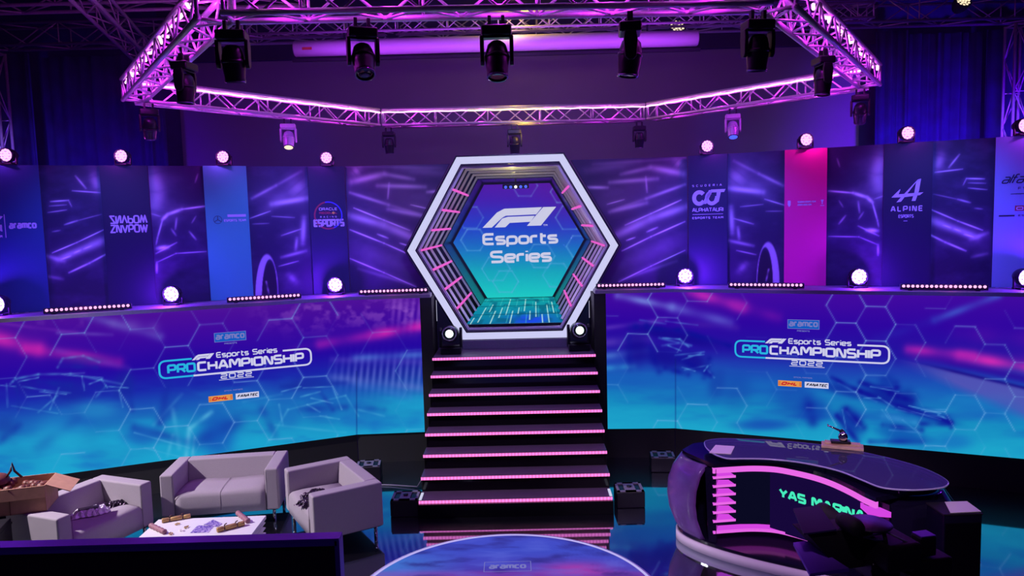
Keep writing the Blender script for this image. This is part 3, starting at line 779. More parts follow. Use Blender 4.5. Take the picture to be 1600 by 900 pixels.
# ================================================================== BANNERS
ZB = 4.39
lB0, lB1 = offs(LB, LD, .68); lA0, lA1 = offs(LA, LB, .68)
rB0, rB1 = offs(RB_, RD, .68); rA0, rA1 = offs(RA, RB_, .68)
STROKES = {
 8: [(553, 325, 600, 344, 1.8, .9), (600, 344, 640, 360, 1.8, .8), (547, 359, 600, 380, 1.8, .85), (600, 380, 645, 400, 1.8, .8), (545, 336, 600, 352, 7, .6), (600, 352, 660, 378, 8, .6),
     (590, 366, 606, 372, 2.2, .7), (625, 380, 638, 384, 1.8, .8), (547, 301, 607, 320, 3, .6), (607, 320, 660, 336, 3, .3), (547, 404, 600, 426, 1.6, .8), (600, 426, 650, 448, 1.6, .7), (560, 420, 648, 446, 3, .25),
     (550, 284, 600, 272, 6, .7), (600, 272, 646, 280, 4, .5), (590, 290, 664, 292, 4, .6), (608, 286, 606, 310, 2.4, .6), (642, 320, 668, 326, 1.6, .8), (607, 327, 664, 338, 4, .6), (553, 270, 560, 264, 8, .5),
     (600, 300, 700, 330, 22, .22), (560, 390, 640, 420, 18, .2), (668, 300, 700, 298, 3, .7), (690, 262, 545, 260, 3, .2), (620, 262, 700, 272, 8, .25)],
 6: [(394, 310, 431, 290, 3, .5), (431, 290, 470, 268, 3, .3), (425, 319, 479, 310, 5, .7), (391, 341, 422, 330, 1.6, .7), (395, 350, 420, 349, 1.6, .4), (425, 338, 460, 340, 1.4, .5), (440, 368, 470, 358, 1.8, .6),
     (475, 340, 473, 380, 5, .6), (464, 372, 462, 390, 3, .5), (440, 402, 478, 392, 3, .5), (436, 416, 466, 408, 1.6, .6), (452, 430, 462, 440, 6, .35), (460, 288, 470, 300, 16, .45), (410, 330, 450, 300, 10, .2)],
 4: [(254, 343, 262, 335, 3, .8), (262, 335, 284, 327, 3, .8), (284, 327, 322, 322, 2.4, .8), (254, 343, 246, 372, 2.2, .7), (246, 372, 244, 382, 2, .5), (246, 388, 262, 386, 3.6, .8), (244, 396, 276, 379, 2, .6),
     (245, 410, 245, 426, 2.6, .6), (247, 409, 275, 396, 1.6, .5), (275, 396, 322, 393, 1.4, .6), (247, 300, 240, 330, 14, .45), (240, 270, 246, 300, 14, .5), (276, 341, 274, 358, 2.5, .5), (296, 362, 306, 374, 2.5, .5),
     (300, 348, 306, 338, 2, .4), (268, 358, 275, 368, 2.5, .4), (305, 285, 309, 272, 2, .4), (237, 334, 250, 338, 2, .4)],
 2: [(82, 395, 120, 379, 1.6, .85), (120, 379, 162, 359, 1.5, .8), (90, 405, 130, 389, 7, .55), (130, 389, 165, 374, 8, .55), (96, 405, 110, 400, 2, .9), (116, 395, 126, 391, 2, .8), (131, 389, 143, 384, 1.6, .8),
     (108, 426, 140, 411, 2.4, .8), (140, 411, 166, 397, 2.4, .7), (74, 400, 100, 408, 4, .45), (75, 432, 98, 436, 3, .3), (79, 315, 107, 313, 1.8, .8), (107, 313, 112, 323, 1.4, .5), (77, 322, 104, 320, 1.4, .5), (75, 332, 104, 328, 1.4, .6),
     (146, 275, 153, 296, 9, .45), (113, 298, 156, 301, 1.6, .7), (118, 275, 134, 294, 2.6, .6), (101, 351, 120, 345, 2.2, .6), (120, 345, 158, 335, 1.4, .4), (82, 362, 94, 360, 2, .4)]}
def photo_paint(kind, mirror):
    def p(x, y, u, v):
        if mirror: xm, ym = 1617 - x, y + .054 * (x - 808) * .9
        else: xm, ym = x, y
        base = {8: (44, 34, 74), 6: (36, 24, 70), 4: (34, 20, 66), 2: (32, 20, 62)}[kind]
        col = np.ones(x.shape + (3,)) * np.array(base, float)
        n = fbm(xm / 30, ym / 18, kind)
        col = over(col, (78, 62, 110), np.clip((n - .45) * 1.4, 0, .5))
        c = (236, 222, 250)
        for s in STROKES[kind]:
            w_ = s[4] * (.62 if s[4] < 3 else .9)
            d, q = seg_d(xm, ym, *s[:4])
            col = over(col, c, s[5] * (np.exp(-(d / w_) ** 2) + .18 * np.exp(-(d / (w_ * 4)) ** 2)) * (.35 + .65 * np.sin(np.clip(q, .04, .96) * math.pi) ** .5))
        if kind == 6:
            e1 = ((xm - 417) / 18.5) ** 2 + ((ym - 461) / 66) ** 2; e2 = ((xm - 421.5) / 12) ** 2 + ((ym - 464) / 57) ** 2
            col = over(col, (190, 180, 215), np.clip((1 - e1) * 8, 0, 1) * np.clip((e2 - 1) * 8, 0, 1) * .9)
            col = over(col, (20, 14, 40), np.clip((1 - e2) * 5, 0, 1) * .8)
            col = stroke(col, xm, ym, (416, 440, 420, 458, 1.5, .6), c)
        return col
    return p
def graded_paint(c, c2=None):  # bluer lower tint puts the blue light from the ledge into the print
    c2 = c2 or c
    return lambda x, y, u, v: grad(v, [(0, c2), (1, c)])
def hexcut(z): return 1.66 - np.abs(z - 3.10) / math.sqrt(3)      # half width of the portal at height z
def banner(P, Q, xa, xb, yref, paint, label, proud=0.0, art=None, group='tall printed panels behind the left video wall', cut=0):
    """panel between two sight columns on the vertical plane P-Q"""
    a = online(xa, yref, P, Q); b = online(xb, yref, P, Q)
    X = Vector((b.x - a.x, b.y - a.y, 0)); L = X.length; X.normalize(); N = Vector((X.y, -X.x, 0))
    if N.y > 0: N = -N
    a = a + N * proud; b = b + N * proud
    t = thing('banner_panel', label, 'banner', ((a.x + b.x) / 2, (a.y + b.y) / 2, ZS), 0, group)
    if cut:
        zs = np.linspace(ZS + .001, ZB, 190)
        def PP(u, v):
            z = ZS + .001 + (ZB - ZS - .001) * v; e = hexcut(z) * cut + .02
            x = (a.x + (e - a.x) * u) if cut < 0 else (e + (b.x - e) * u)
            return np.stack([x, a.y + (b.y - a.y) * (x - a.x) / (b.x - a.x), z], -1)
        pin(painted_grid('printed_face', PP, 220, 240, paint, 'print'), t)
        k = [(hexcut(z) * cut + .02, z) for z in (ZS + .001, 3.10, ZB)]; xo = a.x if cut < 0 else b.x
        pl_ = [(xo, ZS + .001)] + k + [(xo, ZB)]
        yy = lambda x, d: a.y + (b.y - a.y) * (x - a.x) / (b.x - a.x) + d
        c = MB(); n = len(pl_); vs = [(x, yy(x, .006), z) for x, z in pl_] + [(x, yy(x, .05), z) for x, z in pl_]
        c.add(vs, [tuple(range(n)), tuple(range(2 * n - 1, n - 1, -1))] + [(i, (i + 1) % n, n + (i + 1) % n, n + i) for i in range(n)])
        pin(obj('panel_frame', c, 'black', recalc=True), t); return t
    pin(painted_grid('printed_face', wallP((a.x, a.y), (b.x, b.y), ZS + .001, ZB), max(20, int(L * 110)), 240, paint, 'print'), t)
    c = MB(); A2 = a - N * .006; B2 = b - N * .006; A3 = a - N * .05; B3 = b - N * .05
    c.prism([(A2.x, A2.y), (B2.x, B2.y), (B3.x, B3.y), (A3.x, A3.y)], ZS + .001, ZB)
    pin(obj('panel_frame', c, 'black', recalc=True), t)
    if art:
        f = frame_of((a.x, a.y, 0), X, (0, 0, 1), .004)
        f = (lambda ff: (lambda x, y, k=0.0: ff(x, y, k)))(lambda x, y, k=0.0: Vector((a.x, a.y, 0)) + X * x + Vector((0, 0, y)) + N * (.005 + k))
        art(t, f, L)
    return t
def part(t, nm, mb, mt):
    if mb.v: pin(obj(nm, mb, mt), t)

def art_shadow(t, f, L):
    mb = MB(); zc = 3.60
    text(mb, 'ZNVPOW', f, .15 * L, zc - .119, .115, .17, .24, width=.76 * L, rad=.3)
    g = lambda x, y, k=0: f(x, 2 * zc - y, k)
    m2 = MB(); text(m2, 'ZNVPOW', g, .15 * L, zc - .119, .115, .17, .24, width=.76 * L, rad=.3); part(t, 'mirrored_emblem', m2, 'ltline')
    part(t, 'team_emblem', mb, 'ltline')
def art_aston(t, f, L):
    mb = MB()
    text(mb, 'aramco', f, .60 * L, 3.57, .10, .22, .3, width=.31 * L)
    ribbon(mb, [Vector((.545 * L, 3.46)), Vector((.545 * L, 3.76))], False, .008, f)
    mb.poly([f(.30 * L, 3.72), f(.42 * L, 3.67), f(.50 * L, 3.70), f(.53 * L, 3.735), f(.42 * L, 3.75)])
    text(mb, 'cognizant', f, .22 * L, 3.54, .10, .2, .3, width=.29 * L)
    text(mb, 'ESPORTS TEAM', f, .24 * L, 3.46, .035, .2, .34, width=.26 * L)
    part(t, 'team_emblem', mb, 'ltline')
def art_merc(t, f, L):
    mb = MB(); zc = 3.63; cx = .27 * L
    ribbon(mb, [Vector((cx + .055 * math.cos(a * .3307), zc + .055 * math.sin(a * .3307))) for a in range(19)], True, .006, f)
    for a in (90, 210, 330): ribbon(mb, [Vector((cx, zc)), Vector((cx + .05 * math.cos(math.radians(a)), zc + .05 * math.sin(math.radians(a))))], False, .009, f)
    mb2 = MB()
    ribbon(mb2, [Vector((.50 * L, zc + .055)), Vector((.93 * L, zc + .055))], False, .035, f)
    mb3 = MB(); text(mb3, 'ESPORTS TEAM', f, .42 * L, zc - .03, .035, .2, .34, width=.5 * L)
    part(t, 'star_emblem', mb, 'dkline'); part(t, 'stripe_emblem', mb2, 'ltline'); part(t, 'team_lettering', mb3, 'ltline')
def art_bull(t, f, L):
    zc = 3.66; cx = .5 * L; R = .20
    a = MB(); b = MB(); wt = MB(); rd = MB(); yl = MB()
    P = lambda k0, k1: [Vector((cx + R * math.cos(k * .05236 * 2), zc + R * math.sin(k * .05236 * 2))) for k in range(k0, k1)]
    ribbon(a, P(17, 50), False, .022, f); ribbon(b, P(-12, 18), False, .018, f)
    text(wt, 'ORACLE', f, cx - .13, zc + .075, .042, .22, .3, width=.26)
    text(rd, 'REDBULL', f, cx - .13, zc + .02, .035, .3, .25, width=.26)
    yl.poly([f(cx + .05, zc + .037, .002), f(cx + .075, zc + .06, .002), f(cx + .10, zc + .037, .002), f(cx + .075, zc + .014, .002)])
    text(wt, 'RACING', f, cx - .12, zc - .035, .026, .2, 1.2, width=.24)
    text(wt, 'ESPORTS', f, cx - .21, zc - .17, .115, .24, .28, width=.43, rad=.05)
    part(t, 'red_ring', a, 'redline'); part(t, 'blue_ring', b, M['blueline']); part(t, 'team_lettering', wt, 'ltline'); part(t, 'red_lettering', rd, 'redline'); part(t, 'yellow_sun', yl, 'yline')
def art_alpha(t, f, L):
    mb = MB(); dk = MB(); cx = .5 * L
    text(mb, 'SCUDERIA', f, cx - .22, 3.93, .032, .22, 1.3, width=.42)
    # joined a-t mark: two bold loops and a crossbar
    def ring(cx_, cz, rx, rz, wd, a0=0, a1=360, n=28): ribbon(mb, [Vector((cx_ + rx * math.cos(math.radians(a0 + (a1 - a0) * i / n)), cz + rz * math.sin(math.radians(a0 + (a1 - a0) * i / n)))) for i in range(n + 1)], False, wd, f)
    z = 3.765
    ring(cx - .12, z, .075, .085, .058, 40, 330); ring(cx + .06, z - .005, .07, .08, .055, 100, 380)
    mb.poly([f(cx - .08, z - .09), f(cx - .02, z - .09), f(cx + .08, z + .11), f(cx + .02, z + .11)])
    mb.poly([f(cx + .03, z + .075), f(cx + .235, z + .075), f(cx + .255, z + .118), f(cx + .05, z + .118)])
    mb.poly([f(cx + .12, z - .09), f(cx + .16, z - .06), f(cx + .19, z + .08), f(cx + .13, z + .08)])
    dk.poly([f(cx + .03, z - .03, .003), f(cx + .09, z - .05, .003), f(cx + .11, z + .01, .003), f(cx + .07, z + .05, .003), f(cx + .04, z + .02, .003)])
    text(mb, 'ALPHATAURI', f, cx - .22, 3.56, .06, .2, .25, width=.44)
    mb.poly([f(cx - .22, 3.520), f(cx + .22, 3.520), f(cx + .22, 3.528), f(cx - .22, 3.528)])
    text(mb, 'ESPORTS TEAM', f, cx - .22, 3.455, .034, .24, .5, width=.44)
    part(t, 'team_emblem', mb, 'ltline'); part(t, 'bull_mark', dk, 'dkline')
def art_red(t, f, L):
    mb = MB()
    mb.poly([f(.08 * L, 3.68), f(.15 * L, 3.68), f(.15 * L, 3.62), f(.115 * L, 3.59), f(.08 * L, 3.62)])
    m2 = MB(); m3 = MB()
    for k, (a, b) in enumerate(((.32, .74), (.32, .64))): text(m2, 'SCUDERIA ESPORTS TEAM' if k == 0 else 'ESPORTS SERIES TEAM', f, a * L, 3.645 - .04 * k, .024, .25, .3, width=(b - a) * L)
    m3.poly([f(.86 * L, 3.68), f(.93 * L, 3.68), f(.905 * L, 3.64), f(.91 * L, 3.62), f(.88 * L, 3.62), f(.885 * L, 3.64)])
    m3.poly([f(.85 * L, 3.595), f(.94 * L, 3.595), f(.94 * L, 3.603), f(.85 * L, 3.603)])
    part(t, 'shield_emblem', mb, 'ltline'); part(t, 'small_lettering', m2, 'ltline'); part(t, 'crest_emblem', m3, 'ltline')
def art_alpine(t, f, L):
    mb = MB(); s = .56 / 57; x0 = .17 * L
    g = lambda px, py: f(x0 + (px - 268) / 700 * .62 * L / .93, 3.60 + (470 - py) / 350 * .31)
    for P in ([(268, 385), (455, 262), (460, 275), (420, 340), (700, 330), (955, 322), (880, 362), (560, 385)],
              [(380, 460), (450, 405), (830, 130), (900, 118), (895, 150), (800, 165), (480, 450)],
              [(800, 150), (900, 118), (860, 300), (790, 445), (708, 445), (760, 330)]):
        mb.poly([g(*p) for p in P])
    part(t, 'team_emblem', mb, 'ltline'); mb = MB()
    text(mb, 'ALPINE', f, x0, 3.485, .075, .2, .6, width=.64 * L)
    part(t, 'team_name', mb, 'ltline'); mb = MB()
    text(mb, 'ESPORTS', f, x0 + .16 * L, 3.40, .045, .18, .35, width=.3 * L)
    mb.poly([f(x0 + .26 * L, 3.355), f(x0 + .34 * L, 3.355), f(x0 + .34 * L, 3.363), f(x0 + .26 * L, 3.363)])
    part(t, 'small_lettering', mb, 'ltline')
def art_alfa(t, f, L):
    mb = MB(); rd = MB(); wt = MB()
    x0 = .075
    text(mb, 'alfa', f, x0, 3.80, .12, .12, .2, width=.22, skew=.5); text(mb, 'Romeo', f, x0 + .27, 3.80, .12, .12, .25, width=.36, skew=.5)
    text(mb, 'F1 TEAM', f, x0 + .18, 3.72, .035, .18, .5, width=.30)
    mb.poly([f(x0 + .1, 3.665), f(x0 + .6, 3.665), f(x0 + .6, 3.673), f(x0 + .1, 3.673)])
    rd.poly([f(x0 + .24, 3.605), f(x0 + .30, 3.62), f(x0 + .40, 3.615), f(x0 + .36, 3.60), f(x0 + .40, 3.57), f(x0 + .37, 3.555), f(x0 + .31, 3.60)])
    rbox(rd, f, x0 + .15, 3.455, x0 + .60, 3.52)
    text(wt, 'ORLEN', lambda x, y, k=0: f(x, y, .003), x0 + .17, 3.466, .04, .24, .3, width=.38)
    mb.poly([f(x0 - .02, 3.385), f(x0 + .15, 3.385), f(x0 + .15, 3.405), f(x0 - .02, 3.405)])
    text(mb, 'ESPORTS', f, x0 + .19, 3.385, .022, .2, .4, width=.25)
    part(t, 'team_emblem', mb, 'dkline'); part(t, 'red_emblem', rd, 'redline'); part(t, 'pale_lettering', wt, 'ltline')
M['blueline'] = mat('blue_print', (60, 60, 230), 0.6)

GL_, GR_ = 'tall printed panels behind the left video wall', 'tall printed panels behind the right video wall'
NAVY = (30, 26, 66); DK = (24, 14, 50)
def Lb(xa, xb, paint, label, proud=0, art=None): return banner(lB1, lB0, xa, xb, 300, paint, label, proud, art, GL_)
def Rb(xa, xb, paint, label, proud=0, art=None): return banner(rB0, rB1, xa, xb, 300, paint, label, proud, art, GR_)
Lb(-70, 64, graded_paint((34, 70, 116), (30, 64, 120)), 'dark teal banner with a small white word mark at the far left', .03, art_aston)
Lb(64, 158, photo_paint(2, False), 'dark car detail photo panel between the teal banner and the mirrored-letter banner')
Lb(158, 233, graded_paint(DK, (26, 16, 60)), 'near black violet banner with mirrored white lettering', .03, art_shadow)
Lb(233, 319, photo_paint(4, False), 'dark photo panel with a curved cockpit rim left of the light blue banner')
Lb(319, 386.5, graded_paint((66, 165, 160), (56, 158, 155)), 'plain light blue banner left of the staircase', .03, art_merc)
Lb(386.5, 482, photo_paint(6, False), 'dark photo panel with a tyre arc right of the light blue banner')
banner(lB1, lB0, 482, 539, 300, graded_paint(NAVY, (36, 34, 84)), 'navy banner with a ringed white and red team emblem', .03, art_bull, GL_)
banner(lA1, (0.05, lA0[1]), 541, 795, 300, photo_paint(8, False), 'wide dark bodywork photo panel left of the hexagon portal', 0, None, GL_, -1)
banner((0.05, rA0[1]), rA1, 812, 1074, 300, photo_paint(8, True), 'wide dark bodywork photo panel right of the hexagon portal', 0, None, GR_, 1)
Rb(1076, 1137, graded_paint(NAVY, (36, 36, 84)), 'navy banner with bold looped white emblem right of the portal', .03, art_alpha)
Rb(1137, 1226, photo_paint(6, True), 'dark photo panel with a tyre arc left of the crimson banner')
Rb(1226, 1292, graded_paint((225, 26, 130), (225, 30, 150)), 'plain crimson pink banner with tiny white lettering', .03, art_red)
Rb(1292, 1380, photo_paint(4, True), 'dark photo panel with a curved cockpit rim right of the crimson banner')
Rb(1380, 1456, graded_paint(DK, (26, 16, 64)), 'deep blue banner with a large slanted A emblem', .03, art_alpine)
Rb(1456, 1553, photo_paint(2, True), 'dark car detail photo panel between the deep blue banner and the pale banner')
Rb(1553, 1690, graded_paint((128, 150, 200)), 'pale lavender banner with dark script lettering at the far right', .03, art_alfa)

# ================================================================== STAIRCASE
SYAW = math.radians(-0.9)
st = thing('staircase', 'black staircase with eight pink LED edged steps leading up to the hexagon portal', 'stairs', (0.0, 10.30, 0), SYAW)
SW = 1.155; RUN = 0.2525
for k in range(8):
    z = 0.2 * (k + 1); y0 = -RUN * (7 - k)
    y1 = y0 + RUN if k < 7 else 1.15
    ts = obj('tread', MB().box((0, (y0 + y1) / 2 + .02, z - .02), (2 * SW, y1 - y0 + .06, .04)), 'tread', st, bevel=.006)
    obj('riser', MB().box((0, y0 + .05, z - .12), (2 * SW - .02, .03, .16)), 'black_gloss', st)
    e = MB(); e.box((0, y0 - .012, z - .022), (2 * SW, .012, .034))
    obj('light_strip', e, 'e_step' if k not in (9,) else 'e_step2', st)
side = []
for k in range(8): side += [(-RUN * (7 - k) + .04, 0.2 * k), (-RUN * (7 - k) + .04, 0.2 * (k + 1) - .04)]
side += [(1.15, 1.56), (1.15, 0)]
for s in (-1, 1):
    sb = MB(); n = len(side)
    x0, x1 = s * (SW - .03), s * SW
    vs = [(x0, y, z) for y, z in side] + [(x1, y, z) for y, z in side]
    sb.add(vs, [tuple(range(n)), tuple(range(2 * n - 1, n - 1, -1))] + [(i, (i + 1) % n, n + (i + 1) % n, n + i) for i in range(n)])
    obj('side_panel', sb, 'black', st, recalc=True)
# short returns of light at the lowest step
for s in (-1, 1):
    obj('light_return', MB().box((s * (SW - .015), -RUN * 7 + .11, .205), (.03, .22, .012)), 'e_white', st)
obj('base_box', MB().box((0, -RUN * 7 - .03, .082), (2 * SW + .02, .05, .16)), 'black_gloss', st)

# low black boxes either side of the stairs and at the wall foot
def floor_box(x, y, rz, label, s=1.0):
    t = thing('power_box', label, 'equipment box', (x, y, 0), rz, 'low black boxes on the floor')
    obj('housing', MB().box((0, 0, .10 * s), (.34 * s, .30 * s, .20 * s)), 'case', t, bevel=.012)
    p = MB(); z = .20 * s + .006
    for bx in ((0, .13, .32, .04), (0, -.13, .32, .04), (-.145, 0, .03, .3), (.145, 0, .03, .3), (0, 0, .13, .3)):
        p.box((bx[0] * s, bx[1] * s, z), (bx[2] * s, bx[3] * s, .012))
    obj('top_plate', p, 'grey_plastic', t)
    k = MB().lathe([(0, .0), (.03 * s, .0), (.03 * s, .012), (0.012, .016)], 16, Matrix.Translation((0, 0, z + .006)))
    obj('socket', k, 'black_metal', t)
floor_box(-1.36, 8.70, 0, 'low black power box left of the bottom step')
floor_box(1.37, 8.78, 0, 'low black power box right of the bottom step')
floor_box(-2.05, 9.95, .1, 'low black power box at the foot of the left video wall', 1.0)
floor_box(2.03, 10.0, -.1, 'low black power box at the foot of the right video wall', 1.0)

# ================================================================== HEXAGON PORTAL
PYAW = math.radians(-1.9)
PO = Vector((0.02, 11.0, 1.6))
pt = thing('hexagon_portal', 'white framed hexagonal tunnel portal with a glowing game series screen at its back', 'portal', PO, PYAW)
PM = Matrix.Translation(PO) @ Matrix.Rotation(PYAW, 4, 'Z')
HC = 1.50           # centre height above the platform
def hexp(R, k): a = math.pi / 3 * k; return Vector((R * math.cos(a), 0, HC + R * math.sin(a)))
def hexring(mb, R0, R1, y0, y1):
    vs = []
    for y in (y0, y1):
        for R in (R0, R1):
            vs += [hexp(R, k) + Vector((0, y, 0)) for k in range(6)]
    fs = []
    for k in range(6):
        j = (k + 1) % 6
        fs += [(k, j, 6 + j, 6 + k), (12 + k, 18 + k, 18 + j, 12 + j), (6 + k, 6 + j, 18 + j, 18 + k), (k, 12 + k, 12 + j, j)]
    mb.add(vs, fs)
h = MB(); hexring(h, 1.455, 1.575, -.012, .03); obj('light_frame', h, 'e_frame', pt, recalc=True)
h = MB(); hexring(h, 1.575, 1.60, -.02, .12); hexring(h, 1.435, 1.455, -.02, .06); obj('frame_trim', h, 'tunnel', pt, recalc=True)
M['void'] = mat('matt_black_lining', (3, 2, 6), 0.8, spec=.1)
h = MB(); hexring(h, 1.46, 1.52, .03, 4.15); obj('tunnel_shell', h, 'void', pt, recalc=True)
for i, y in enumerate((.10, .62, 1.22, 1.95, 2.7)):
    h = MB(); hexring(h, 1.39, 1.43, y, y + .035); obj('slat_ring', h, 'slat', pt, recalc=True)
for k in range(6):
    if k in (1, 4): continue     # top and bottom sides carry no bars
    A, B = (hexp(1.37, k), hexp(1.37, (k + 1) % 6))
    for tt in ((.25, .5, .75)):
        p = A.lerp(B, tt)
        obj('pink_bar', MB().tube([p + Vector((0, .06, 0)), p + Vector((0, 2.45, 0))], .020, 6), 'e_pink', pt)
for k in (0, 3):
    p = hexp(1.37, k); obj('pink_bar', MB().tube([p + Vector((0, .06, 0)), p + Vector((0, 2.45, 0))], .018, 6), 'e_pink', pt)
# lining between the last slat and the screen
h = MB(); hexring(h, 1.375, 1.40, 2.8, 4.08); obj('inner_lining', h, 'tunnel', pt, recalc=True)
def xf(P):
    return (np.array(PM.to_3x3()) @ P.reshape(-1, 3).T).T.reshape(P.shape) + np.array(PO)
def hexP(R, y):
    def P(u, v):
        zz = (v * 2 - 1) * R * math.sqrt(3) / 2; half = R - np.abs(zz) / math.sqrt(3)
        return xf(np.stack([(u * 2 - 1) * half, np.full_like(u, y), HC + zz], -1))
    return P
def paint_portal(x, y, u, v):
    t = np.clip((y - 275) / 188, 0, 1)
    col = grad(t, [(0, (88, 20, 160)), (.2, (66, 30, 176)), (.42, (34, 62, 200)), (.6, (20, 110, 196)), (.8, (14, 165, 190)), (1, (30, 200, 196))])
    col = over(col, (90, 20, 150), .5 * np.exp(-((x - 880) / 40) ** 2) * np.clip(1 - t * 1.6, 0, 1))
    L = [(820, 290, 20, 0), (740, 375, 20, 0), (775, 420, 22, 0), (890, 340, 22, 0), (870, 430, 22, 0), (845, 400, 22, 0), (735, 340, 20, 0), (905, 385, 20, 0), (790, 440, 20, 0), (880, 300, 20, 0)]
    return hexes(col, x, y, L, (110, 170, 225), 1.1, .55)
scr = painted_grid('screen_panel', hexP(1.345, 4.07), 150, 130, paint_portal, 'screen'); pin(scr, pt)
h = MB(); hexring(h, 1.335, 1.39, 4.02, 4.09); obj('screen_border', h, 'black', pt, recalc=True)
for lx, ly, lz, c_, e_ in ((0, .55, 1.12, (1, .85, .25), 5), (0, 1.7, 1.12, (1, .85, .25), 3), (-.95, .5, .15, (.62, .55, 1), 5), (.95, .5, .15, (.62, .55, 1), 5), (-.7, .5, -.75, (.7, .6, 1), 4), (.7, .5, -.75, (.7, .6, 1), 4), (-.9, 1.8, 0, (.35, .75, 1), 3), (.9, 1.8, 0, (.35, .6, 1), 3)):
    lamp('POINT', PM @ Vector((lx, ly - .3, HC + lz)), c_, e_, None, .04)  # unseen point lamps added to light the slat rings
# lettering on the portal screen
pX = PM.to_3x3() @ Vector((1, 0, 0))
base = PM @ Vector((0, 4.06, 0))
def pf(x, y, k=0.0):   # local x, z measured on the screen plane
    return PM @ Vector((x, 4.055 - k, y))
def on_screen(px, py):
    A = PM @ Vector((-1, 4.055, 0)); B = PM @ Vector((1, 4.055, 0))
    q = PM.inverted() @ online(px, py, A, B); return q.x, q.z
wl = MB()
x0, z0 = on_screen(754, 356); x1, z1 = on_screen(869, 323)
f1_mark(wl, pf, x0, z0, x1 - x0, z1 - z0)
x0, z0 = on_screen(756, 383.5); x1, z1 = on_screen(870, 361)
text(wl, 'Esports', pf, x0, z0, (z1 - z0) * .98, .21, .2, width=x1 - x0, rad=.24)
x0, z0 = on_screen(768, 411.5); x1, z1 = on_screen(860, 388)
text(wl, 'Series', pf, x0, z0, (z1 - z0) * .93, .21, .2, width=x1 - x0, rad=.24)
x0, z0 = on_screen(849, 353.5)
text(wl, 'TM', pf, x0, z0, .04, .16, .3, width=.08)
pin(obj('series_logo', wl, M['e_logo'] if 'e_logo' in M else 'e_white'), pt)
# glowing tunnel floor
zf = HC - 1.43 * math.sqrt(3) / 2 + .075
def paint_tfloor(x, y, u, v):
    col = grad(v, [(0, (16, 120, 165)), (.5, (14, 140, 165)), (1, (20, 170, 170))])
    col = over(col, (30, 70, 235), np.exp(-((u - .66) / .22) ** 2 - ((v - .1) / .2) ** 2))
    n = vnoise(u * 26, v * 5, 3)
    col = over(col, (10, 90, 120), np.clip((vnoise(u * 15, v * 9, 9) - .5) * 2, 0, .6))
    for k in range(14):
        uu = .04 + k * .068; a = .1 + .8 * ((k * 37) % 11) / 11; ln = .12 + .25 * ((k * 53) % 7) / 7
        col = over(col, (205, 245, 235), .95 * np.exp(-((u - uu) / .006) ** 2) * (np.abs(v - a * .8) < ln))
        col = over(col, (80, 200, 200), .6 * np.exp(-((u - uu - .03) / .005) ** 2) * (np.abs(v - (1 - a)) < ln * .7))
    for vv in (.3, .62, .85): col = over(col, (8, 70, 90), .8 * np.exp(-((v - vv) / .012) ** 2))
    return col
hb = .745
fl = painted_grid('floor_screen', lambda u, v: xf(np.stack([(u * 2 - 1) * hb, .22 + v * 3.8, np.full_like(u, zf)], -1)), 170, 120, paint_tfloor, 'screen'); pin(fl, pt)
obj('floor_riser', MB().box((0, .20, zf - .04), (2 * hb, .03, .078)), 'tunnel', pt)
obj('plinth', MB().box((0, .15, .065), (1.56, .44, .127)), 'shelf', pt)
# small LED batten at the top of the tunnel
bt = thing('led_batten', 'small black batten with five tiny blue and white lamps inside the portal top', 'stage light', PM @ Vector((.0, 3.1, HC + 1.03)), PYAW)
obj('housing', MB().box((0, 0, .03), (.50, .07, .085)), 'case', bt, bevel=.01)
for i in range(5):
    mb = MB().lathe([(0, 0), (.028, .0), (.024, .012), (0, .018)], 12, Matrix.Translation((-.19 + .095 * i, -.035, .02)) @ Matrix.Rotation(math.pi / 2, 4, 'X'))
    obj('lamp', mb, 'e_blob2' if i == 2 else 'e_bluepix', bt)
obj('hanger', MB().box((0, 0, .115), (.03, .02, .09)), 'black_metal', bt)

